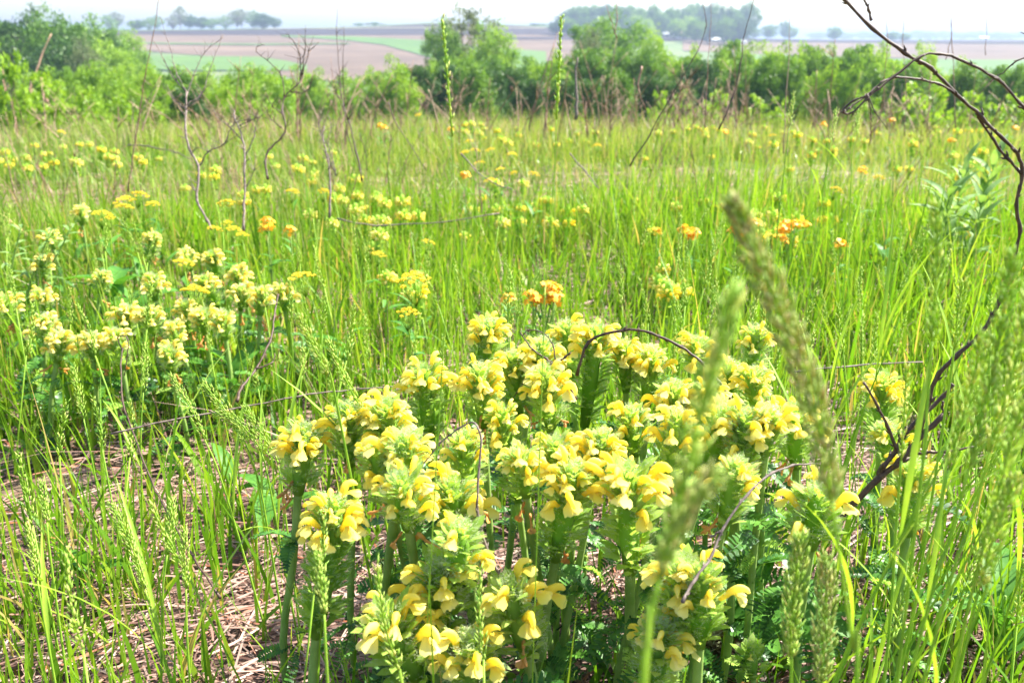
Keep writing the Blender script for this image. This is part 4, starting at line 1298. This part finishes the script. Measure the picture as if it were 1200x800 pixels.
twig('arching_twig', [([(1215, 62), (1192, 72), (1175, 85), (1160, 97)], .6, .62, 1.4, .6), ([(1215, 52), (1200, 40), (1196, 38)], .6, .6, 1.2, .5)],
     'short twig poking in from the right edge above the arching twig', 'twig')
twig('curved_twig', [([(800, 705), (815, 678), (835, 650), (848, 618), (875, 580), (905, 554), (930, 545), (955, 543)], .60, .68, 2.6, 1.4),
                     ([(845, 622), (835, 628), (830, 626)], .63, .63, 1.8, 1.0)],
     'grey brown twig curving up from the lower right of the clump, then rightwards', 'twig', 'grey_twig')
twig('arched_twig', [([(676, 440), (690, 400), (730, 387), (762, 390), (796, 405), (822, 425), (842, 447), (858, 470), (870, 492), (880, 520)], .86, .80, 2.2, 1.8)],
     'arched brown twig over the right half of the big clump', 'twig')
twig('curled_twig', [([(676, 468), (665, 450), (655, 430), (640, 420), (625, 410), (610, 390)], .82, .84, 2.0, 1.0),
                     ([(652, 428), (648, 405), (636, 389), (620, 387), (612, 394)], .82, .83, 1.1, .7),
                     ([(648, 426), (630, 432), (612, 450), (600, 470)], .82, .84, 1.2, .6),
                     ([(652, 426), (662, 418), (668, 413)], .82, .82, 1.8, 1.4)],
     'small curled brown twig with a loop at the back of the big clump', 'twig')
twig('bent_twig', [([(596, 690), (585, 672), (570, 640), (560, 600), (561, 560), (564, 515), (556, 496), (540, 500), (515, 520), (490, 552)], .66, .70, 2.2, 1.2)],
     'thin grey twig upright in the big clump, bent sharply left at its top', 'twig', 'grey_twig')
twig('thin_twig', [([(258, 700), (225, 650), (195, 598), (178, 565), (158, 512), (144, 470), (142, 428), (144, 408)], .82, 1.15, 1.5, 1.1),
                   ([(144, 412), (138, 396), (150, 398), (146, 440)], 1.15, 1.15, 1.0, .7)],
     'long thin dark twig slanting through the grass at the left', 'twig')
twig('slanting_twig', [([(278, 470), (284, 452), (300, 432), (316, 400), (322, 370), (326, 345)], 1.15, 1.3, 2.8, 1.6), ([(300, 432), (318, 425), (322, 414)], 1.18, 1.2, 1.4, .7)],
     'dark twig leaning beside the right end of the left betony clump', 'twig')
for pts, d0, d1, lab in [
 ([(130, 508), (200, 492), (270, 480), (350, 464), (400, 458), (475, 451)], .98, 1.15, 'long grey straw lying level across the grass left of the big clump'),
 ([(925, 436), (1000, 428), (1082, 424)], 1.15, 1.2, 'grey straw lying level right of the clump behind the lone betony'),
 ([(395, 256), (440, 264), (520, 260), (585, 250)], 2.2, 2.3, 'pale straw lying across the meadow behind the left grass spike'),
 ([(150, 170), (175, 172), (205, 178), (222, 186)], 4.2, 4.0, 'pale bent straw left of the tall dead branched shrub'),
 ([(540, 180), (560, 202), (580, 215), (600, 222)], 2.5, 2.4, 'grey slanting straw far back left of centre'),
 ([(668, 180), (685, 200), (702, 221)], 2.6, 2.5, 'grey slanting stick standing in the middle of the meadow')]:
    twig('grey_straw', [(pts, d0, d1, 1.3, 1.0)], lab, 'straw', 'grey_twig')

# dead branched shrubs on the left
twig('dead_shrub', [
 ([(247, 268), (243, 258), (231, 235), (233, 196), (222, 175), (218, 150), (218, 130), (219, 108)], 2.0, 2.15, 2.4, 1.8),
 ([(219, 108), (206, 95), (192, 70), (180, 48)], 2.15, 2.2, 1.3, .5),
 ([(219, 108), (208, 88), (200, 60), (188, 20)], 2.15, 2.2, 1.0, .4),
 ([(218, 118), (226, 90), (240, 62), (262, 44)], 2.15, 2.2, 1.0, .4),
 ([(219, 122), (236, 110), (250, 70), (262, 40)], 2.15, 2.2, 1.0, .4),
 ([(218, 128), (210, 122), (203, 115), (196, 100)], 2.15, 2.15, 1.2, .5),
 ([(220, 125), (234, 115), (242, 95)], 2.15, 2.15, 1.2, .5),
 ([(233, 195), (245, 178), (262, 170), (280, 156)], 2.12, 2.1, 1.6, .6),
 ([(262, 170), (275, 145), (300, 138), (312, 132)], 2.1, 2.1, 1.0, .4),
], 'tallest dead branched shrub on the left, its dark crooked stem grey near the top', 'dead shrub', 'grey_twig')
twig('dead_shrub', [
 ([(286, 270), (286, 240), (287, 190), (285, 165), (276, 140), (274, 130)], 2.0, 2.15, 2.2, 1.2),
 ([(287, 185), (296, 165), (300, 150), (302, 135)], 2.1, 2.1, 1.4, .5),
 ([(285, 165), (270, 150), (258, 140), (250, 128)], 2.1, 2.1, 1.2, .5),
 ([(280, 148), (292, 142), (306, 138)], 2.1, 2.1, 1.0, .4),
 ([(288, 220), (298, 200), (300, 180)], 2.05, 2.05, 1.2, .4)],
 'dead shrub with a straight grey stem between the tallest one and the twisted one', 'dead shrub', 'grey_twig')
twig('dead_shrub', [
 ([(314, 210), (311, 190), (318, 172), (334, 155), (331, 130), (333, 115), (350, 98), (356, 88)], 2.3, 2.4, 2.2, 1.1),
 ([(352, 96), (352, 70), (345, 50), (335, 40)], 2.4, 2.4, 1.4, .5),
 ([(353, 90), (357, 60), (358, 30)], 2.4, 2.4, 1.2, .4),
 ([(354, 88), (362, 60), (360, 55)], 2.4, 2.4, 1.0, .4),
 ([(332, 135), (320, 125), (312, 110)], 2.35, 2.35, 1.2, .5),
 ([(330, 150), (318, 140), (310, 125)], 2.35, 2.35, 1.1, .5),
 ([(333, 115), (328, 85), (300, 60), (310, 52)], 2.38, 2.4, 1.2, .5),
 ([(340, 108), (358, 108), (366, 88)], 2.38, 2.38, 1.1, .5)],
 'dead shrub twisting to the right and up into the pink field', 'dead shrub', 'twig')
twig('dead_shrub', [
 ([(386, 255), (387, 220), (383, 180), (378, 160), (380, 148)], 2.3, 2.4, 2.0, 1.0),
 ([(384, 180), (394, 205), (385, 170), (388, 150), (384, 135)], 2.35, 2.35, 1.2, .5),
 ([(380, 165), (374, 150), (376, 130)], 2.4, 2.4, 1.1, .4)],
 'forked dead shrub right of the twisted one, shorter than it', 'dead shrub', 'grey_twig')
twig('dead_shrub', [
 ([(424, 212), (418, 180), (408, 140), (400, 112), (398, 85), (395, 40), (395, 10)], 2.6, 2.7, 1.6, .4),
 ([(408, 140), (395, 110), (384, 92)], 2.6, 2.6, 1.2, .4),
 ([(404, 125), (402, 80), (403, 30)], 2.6, 2.6, .9, .3),
 ([(430, 200), (428, 178), (421, 155)], 2.6, 2.6, .9, .4)],
 'thin dead shrub with straight stems rising over the pink field', 'dead shrub', 'twig')

# thick brown stumps of dead branches among the leafy shrubs at the left edge
for pts, r0, r1, lab in [
 ([(22, 150), (28, 128), (38, 95), (48, 68), (60, 40)], 4.0, 1.0, 'long reddish brown dead branch leaning right at the left edge'),
 ([(30, 145), (31, 118), (28, 110)], 3.2, 2.0, 'short brown broken stump beside the leaning dead branch'),
 ([(60, 150), (58, 128), (52, 112), (48, 92)], 4.0, 2.0, 'brown broken stump under the yellow green leafy shrub'),
 ([(66, 150), (60, 130), (56, 118)], 3.0, 1.5, 'second brown stump right of the broken one'),
 ([(4, 140), (5, 110), (3, 80)], 2.4, 1.0, 'dark upright stem at the very left edge')]:
    twig('dead_wood', [(pts, 11, 11.2, r0, r1), ([pts[1], (pts[1][0] + 8, pts[1][1] - 14)], 11.05, 11.05, r1, .6)], lab, 'branch', 'brown_stem')

# tall thin dry stems
def dry(pts, d0, d1, r, lab, mat='brown_stem'):
    twig('dry_weed', [(pts, d0, d1, r, r * .45)], lab, 'dry weed', mat)
dry([(150, 225), (158, 170), (165, 120), (170, 90), (180, 40), (187, -6)], 2.4, 2.3, 1.3, 'tall thin reddish stem left of the tallest dead shrub, reaching the sky')
dry([(738, 195), (760, 160), (785, 115), (812, 70), (828, 30), (820, -5)], 2.2, 2.2, 1.4, 'dark stem slanting to the right over the hedge at right of centre', 'twig')
dry([(842, 152), (858, 115), (868, 75), (872, 40), (886, -5)], 2.0, 2.0, 1.5, 'dark slightly curved stem crossing the hedge, rising to the top edge', 'twig')
dry([(826, 150), (828, 100), (832, 40), (833, -5)], 2.1, 2.1, .9, 'thin upright stem left of the dark curved one')
dry([(918, 180), (921, 120), (925, 60), (927, -5)], 2.1, 2.1, 1.0, 'thin upright brown stem above the tallest part of the hedge')
dry([(1040, 150), (1036, 100), (1040, 40), (1034, -5)], 2.4, 2.4, .8, 'thin stem rising behind the long branch')
dry([(1060, 160), (1061, 100), (1058, 50), (1062, -5)], 2.4, 2.4, .8, 'thin stem right of the one behind the long branch')
dry([(1108, 70), (1115, 40), (1112, -5)], 2.4, 2.4, .8, 'thin stem standing against the sky near the right')
dry([(1120, 150), (1118, 90), (1115, 40), (1118, -5)], 2.4, 2.4, 1.0, 'longer thin stem crossing the arching twig')
dry([(1155, 65), (1156, 30), (1154, -5)], 2.6, 2.6, .6, 'faint thin stem near the right edge against the sky')
dry([(720, 40), (723, 20), (722, -5)], 2.3, 2.3, 1.2, 'short upright stem in front of the hazy wood')
dry([(723, 45), (715, 20), (706, -5)], 2.3, 2.3, .9, 'thin stem leaning left in front of the hazy wood')
dry([(675, 140), (676, 110), (674, 85), (677, 68)], 3.0, 3.0, 3.2, 'silvery dry pod stalk standing right of the near grass spike', 'grey_twig')
dry([(502, 105), (512, 138), (530, 190)], 2.4, 2.3, .7, 'thin stem left behind the near grass spike')
dry([(455, 120), (465, 145), (500, 200)], 2.2, 2.2, 1.1, 'dark stem slanting right between the dead shrubs and the near grass spike', 'twig')
dry([(402, 118), (408, 160), (425, 210)], 2.2, 2.2, 1.0, 'dark slanting stem right of the pink field', 'twig')
dry([(752, 78), (748, 105), (757, 130)], 3.0, 3.0, 2.0, 'reddish dry grass stem before the dark hedge')

# a few dry stems with small branchlets, repeated along the meadow edge
def dry_clump_mesh(seed):
    rs = random.Random(seed); u = rs.uniform; mb = MB()
    for i in range(rs.choice([1, 1, 2, 3])):
        bx = u(-.05, .05); lx = u(-.25, .25); h = u(.5, 1.0)
        P = smooth_path([(bx, 0, -.05), (bx + lx * .3, 0, h * .4), (bx + lx, u(-.1, .1), h)], 4)
        mb.tube(P, [.006 * (1 - .8 * k / 8) for k in range(len(P))], 5, 0)
        for k in range(rs.choice([0, 2, 4])):
            c = P[rs.randrange(3, 8)]
            mb.tube([c, c + Vector((u(-.1, .1), u(-.08, .08), u(.06, .18)))], [.003, .001], 4, 0)
    return mb.mesh('dry_stem', ['brown_stem'])
DC = [dry_clump_mesh(i) for i in range(10)]
for i in range(230):
    px = U(-20, 1220); d = U(5.0, 11.0)
    if random.random() < .55: px = random.choice([random.gauss(300, 60), random.gauss(470, 60), random.gauss(700, 60), random.gauss(1020, 40), random.gauss(820, 50)])
    v = dirv(px, 100); s = math.hypot(v.x, v.y); x, y = v.x / s * d, v.y / s * d
    o = link('dry_weed', random.choice(DC), None, (x, y, T(x, y)), (U(-.1, .1), U(-.1, .1), U(0, 6.28)), (1.2, 1.2, U(.35, .72)))
    tag(o, 'thin reddish brown dry stem standing along the far edge of the meadow', 'dry weed', 'dry stems along the meadow edge')

for i in range(60):
    px = random.choice([random.gauss(290, 60), random.gauss(60, 50), random.gauss(440, 80), random.gauss(700, 90), U(0, 1200)]); d = U(2.6, 5.0)
    v = dirv(px, 100); s = math.hypot(v.x, v.y); x, y = v.x / s * d, v.y / s * d
    o = link('dry_weed', random.choice(DC), None, (x, y, T(x, y)), (U(-.3, .3), U(-.3, .3), U(0, 6.28)), (.45, .45, U(.28, .5)))
    tag(o, 'short brown dry stem leaning in the grass in the middle of the meadow', 'dry weed', 'short dry stems in the middle of the meadow')

# ------------------------------------------------------------------ grass stalks with seed heads
def seed_head(path, wid, n, rng_seed, spl=.0055, spw=.0018, nodes=False):
    """spikelets laid round the given path; wid gives the head's radius along it (0..1)"""
    rs = random.Random(rng_seed); u = rs.uniform; mb = MB()
    m = len(path)
    def P(t):
        q = t * (m - 1); i = min(int(q), m - 2); f = q - i
        return path[i].lerp(path[i + 1], f), (path[i + 1] - path[i]).normalized()
    mb.tube(path, .0006, 4, 1)
    for i in range(n):
        t = (i + u(0, .8)) / n
        c, ax = P(min(t, .999))
        a = i * 2.39996 + u(-.3, .3)
        s1 = ax.orthogonal().normalized(); s2 = ax.cross(s1)
        out = s1 * math.cos(a) + s2 * math.sin(a)
        R_ = wid(t)
        r_ = R_ * u(.35, 1.0)
        b = c + out * r_ * .75 
        d = (ax * 1.0 + out * u(.2, .55)).normalized()
        L_ = spl * u(.8, 1.6); W = spw * u(.6, 1.1)
        sd_ = d.cross(out).normalized(); th = d.cross(sd_)
        if r_ > .002: mb.add([c - ax * r_ * .8, c - ax * r_ * .8 + sd_ * .0003, b], [(0, 1, 2)], 1, .5)
        vs = [b, b + d * L_ * .4 + sd_ * W * .5, b + d * L_ * .4 + th * W * .4, b + d * L_ * .4 - sd_ * W * .5, b + d * L_ * .4 - th * W * .4, b + d * L_]
        mb.add(vs, [(0, 2, 1), (0, 3, 2), (0, 4, 3), (0, 1, 4), (5, 1, 2), (5, 2, 3), (5, 3, 4), (5, 4, 1)], 0, u(0, .85))
    return mb

def stalk(pts, d0, d1, hw, hl, label, n=150, purple=False, spl=.0055, stemr=.0011, group=None, blade=True):
    """pts: from the tip down; the head covers the first 'hl' points; the stem goes on to the ground"""
    k = len(pts)
    P = [at(x, y, d0 + (d1 - d0) * i / (k - 1)) for i, (x, y) in enumerate(pts)]
    last, prev = P[-1], P[-2]
    dn = (last - prev).normalized()
    gz = T(last.x, last.y)
    dn.z = min(dn.z, -.5); tt = (last.z - gz) / -dn.z
    gp = last + Vector((dn.x * .5, dn.y * .5, dn.z)) * 0
    gp = Vector((last.x + dn.x * tt * .6, last.y + dn.y * tt * .6, 0)); gp.z = T(gp.x, gp.y) - .005
    if last.z - gz > .02: P.append(gp)
    o = thing('grass_stalk', gp, label, 'grass', group)
    full = smooth_path(P, 4)
    loc = [q - gp for q in full]
    nh = (hl - 1) * 4 + 1
    head = loc[:nh][::-1]                    # from bottom to tip
    wm = hw / F * ((d0 + d1) / 2) * .5
    mb = seed_head(head, lambda t: wm * (0.25 + 0.95 * math.sin(math.pi * min(1, t * .82 + .13)) ** .8), n, random.randrange(9999), spl)
    link('seed_head', mb.mesh('seed_head', ['seed_purple' if purple else 'seed', 'stalk']), o)
    mb = MB(); mb.tube(loc[nh - 1:], [stemr * (.6 + .4 * i / max(1, len(loc) - nh)) for i in range(len(loc) - nh + 1)], 6, 0)
    link('stem', mb.mesh('stem', ['stalk']), o)
    if blade and len(loc) - nh > 3 and d0 > .7:
        c = loc[nh + (len(loc) - nh) // 2]
        link('leaf_blade', BLD[random.randrange(3)], o, c, (0, U(-1.2, -.7), U(0, 6.28)), U(.8, 1.2))
    return o
BLD = [lance_leaf(80 + i, .11 + .03 * i, .0042, 'stalk', .3, .3) for i in range(3)]

NEAR = [
 # nearest, blurred
 ([(860, 238), (880, 285), (905, 345), (930, 405), (948, 455), (965, 520), (975, 590), (985, 660), (1000, 760), (1004, 820)], .30, .36, 34, 7, 'nearest blurred grass head slanting across the right of the clump', 430, True, .0060),
 ([(858, 350), (838, 420), (822, 475), (808, 540), (792, 600), (775, 665), (762, 740), (755, 820)], .24, .28, 26, 6, 'very blurred drooping grass head in front of the right middle of the clump', 170, False, .0055),
 ([(838, 560), (810, 590), (790, 625), (772, 680), (757, 760), (752, 820)], .24, .27, 20, 4, 'blurred pinkish grass head below the drooping one', 80, True, .005),
 ([(518, 22), (522, 60), (526, 110), (530, 160), (531, 200), (532, 290), (520, 400)], .55, .60, 4, 4, 'narrow grass spike standing against the big open tree', 40, False, .0035),
 ([(658, 20), (656, 60), (654, 100), (652, 140), (650, 200), (640, 330), (636, 420)], .55, .60, 4, 4, 'narrow grass spike standing left of the silvery pod stalk', 40, False, .0035),
 ([(1096, 240), (1098, 290), (1096, 340), (1092, 400), (1086, 480), (1075, 600)], .42, .48, 14, 4, 'blurred green grass head left of the long branch', 90, False, .0055),
 ([(1186, 300), (1178, 350), (1168, 410), (1155, 470), (1135, 550), (1110, 640), (1080, 740)], .38, .46, 22, 5, 'blurred leaning grass head near the right edge', 180, False, .0055),
 ([(1210, 330), (1196, 400), (1180, 460), (1160, 530), (1135, 620), (1100, 730)], .40, .46, 22, 4, 'blurred leaning grass head cut by the right edge', 170, False, .0055),
 ([(1150, 395), (1142, 440), (1128, 490), (1112, 550), (1090, 640), (1065, 740)], .42, .50, 16, 4, 'leaning grass head between the long branch and the right edge group', 110, False, .0055),
 ([(1200, 470), (1184, 520), (1172, 570), (1158, 620), (1140, 690)], .40, .46, 22, 4, 'leaning grass head low at the right edge', 110, False, .0055),
 ([(1190, 560), (1172, 610), (1158, 650), (1148, 690), (1130, 760)], .42, .48, 20, 4, 'grass head in the lower right corner among leaning stems', 160, False, .0055),
 ([(938, 630), (933, 670), (928, 720), (926, 770), (926, 820)], .50, .52, 26, 4, 'dense pale green grass head at the bottom, left of the blurred one', 300, False, .0055),
 ([(968, 655), (968, 700), (965, 750), (962, 800), (962, 830)], .48, .50, 28, 4, 'brown flecked grass head at the bottom right beside the pale green one', 280, True, .0055),
 ([(1062, 430), (1060, 480), (1056, 540), (1050, 620), (1040, 760)], .55, .62, 9, 3, 'slim grass head before the dark forked branch', 60, False, .005),
 ([(1128, 330), (1122, 370), (1118, 410), (1105, 500)], .62, .68, 12, 3, 'slim grass head beside the tip of the dark branch', 110, False, .005),
 # left side panicles
 ([(238, 450), (256, 470), (272, 492), (288, 520), (302, 560), (312, 610)], .86, .88, 16, 4, 'drooping open grass panicle pointing up left beside the bare litter', 150, False, .0045),
 ([(252, 484), (272, 490), (290, 505), (306, 530), (318, 580)], .86, .88, 14, 4, 'second open grass panicle leaning left under the drooping one', 120, False, .0045),
 ([(286, 476), (300, 498), (314, 520), (326, 545), (334, 600)], .86, .88, 14, 4, 'third open grass panicle, nearest the outermost betony', 120, False, .0045),
 ([(200, 440), (214, 462), (228, 486), (240, 515), (262, 570)], .92, .92, 12, 4, 'grass panicle left of the drooping open one', 110, False, .0045),
 ([(130, 590), (145, 620), (158, 650), (170, 690), (190, 760)], .74, .74, 14, 4, 'green grass head leaning left over the litter at the lower left', 130, False, .0045),
 ([(48, 565), (52, 590), (55, 612), (60, 660)], .80, .80, 10, 3, 'short stout green grass head at the left over the litter', 90, False, .0045),
 ([(32, 615), (38, 645), (44, 680), (54, 740)], .76, .76, 9, 3, 'slender grass head low at the left edge', 90, False, .0045),
 ([(202, 585), (200, 615), (196, 650), (190, 710)], .76, .76, 12, 3, 'upright green grass head in the middle of the litter', 90, False, .0045),
 ([(215, 620), (216, 650), (218, 690), (220, 760)], .72, .72, 11, 3, 'slim upright grass head right of the one in the middle of the litter', 90, False, .0045),
 ([(372, 650), (376, 680), (380, 720), (384, 800)], .54, .54, 12, 3, 'grass head in front of the tallest front left betony column', 90, False, .0045),
 ([(385, 400), (398, 430), (412, 458), (428, 490), (440, 540)], .75, .78, 13, 4, 'blurred pale grass head curving down left of the big clump', 120, False, .0045),
 ([(350, 372), (366, 404), (384, 440), (398, 490)], .62, .66, 13, 3, 'pale grass head curving left of the dark round leaves', 110, False, .0045),
 ([(85, 430), (92, 460), (98, 490), (108, 540)], 1.1, 1.1, 10, 3, 'grass head in front of the left betony clump', 90, False, .005),
 ([(170, 405), (170, 430), (168, 460), (165, 520)], 1.1, 1.1, 10, 3, 'upright grass head right of the long thin twig', 80, False, .005),
 ([(355, 410), (354, 440), (350, 480)], 1.1, 1.1, 8, 2, 'slim grass head right of the slanting twig', 70, False, .005),
 ([(930, 110), (925, 150), (920, 190)], 1.6, 1.6, 6, 2, 'thin green grass head below the hedge right of centre', 60, False, .006),
 ([(1006, 130), (1002, 160), (998, 190), (996, 240)], 1.6, 1.6, 7, 2, 'thin green grass head below the hooked tip of the arching twig', 60, False, .006),
 ([(980, 130), (974, 165), (970, 190)], 1.6, 1.6, 6, 2, 'thin green grass head left of the hooked twig tip', 60, False, .006),
]
for pts, d0, d1, hw, hl, lab, n, pur, spl in NEAR:
    stalk(pts, d0, d1, hw, hl, lab, n, pur, spl, stemr=.0005 if n < 50 else .0010 if d0 < .5 else .0012)

# long smooth stems crossing the foreground on the right
for i in range(34):
    px = U(985, 1215); py = U(360, 640); d = U(.45, 1.0)
    p = at(px, py, d)
    if p.z < .06 or p.z > .48 or (px < 1120 and d < .8): continue
    lx = -U(.02, .09) if px > 1050 else U(-.05, .04)
    b = Vector((p.x + lx, p.y + U(-.03, .05), 0)); b.z = T(b.x, b.y) - .005
    mb = MB(); q = p - b
    P = smooth_path([Vector((0, 0, 0)), Vector((q.x * .35, q.y * .4, q.z * .55)), q], 5)
    mb.tube(P, [.0016 * (1 - .75 * k / len(P)) for k in range(len(P))], 5, 0)
    o = thing('grass_stalk', b, 'long bright green leaning grass stem at the right of the clump', 'grass', 'leaning green grass stems on the right', 0)
    link('stem', mb.mesh('stem', ['stalk']), o)
    for k in range(2):
        link('leaf_blade', random.choice(BLD), o, P[random.randrange(3, 9)], (0, U(-1.35, -.9), U(0, 6.28)), U(.8, 1.3))

# shared slim grass heads through the meadow
GH = []
for i in range(5):
    pts = [Vector((0, 0, 0)), Vector((.004, 0, .03)), Vector((.010 * U(0, 2), 0, .065))]
    mb = seed_head(smooth_path(pts, 4), lambda t: .0035 * (1.2 - t), 44, i, .006, .0022)
    mb.tube([(0, 0, -.25), (0, 0, 0)], .0010, 4, 1)
    GH.append(mb.mesh('grass_stalk', ['seed', 'stalk']))
cnt = 0
while cnt < 170:
    px = U(-10, 1210); py = U(185, 560) if random.random() < .75 else U(500, 760)
    h = U(.16, .27)
    p = top(px, py, h)
    if p.x < -.1 * p.y and p.y < 1.15 and random.random() < .75: continue
    if in_clump(np.array([p.x]), np.array([p.y]), 1.25)[0]: continue
    o = link('grass_stalk', random.choice(GH), None, (p.x, p.y, T(p.x, p.y) + h - .02), (U(-.25, .25), U(-.25, .25), U(0, 6.28)), U(.85, 1.2))
    tag(o, 'slim green grass stalk with a small seed head out in the meadow grass', 'grass', 'slim seed headed grass stalks in the meadow')
    cnt += 1
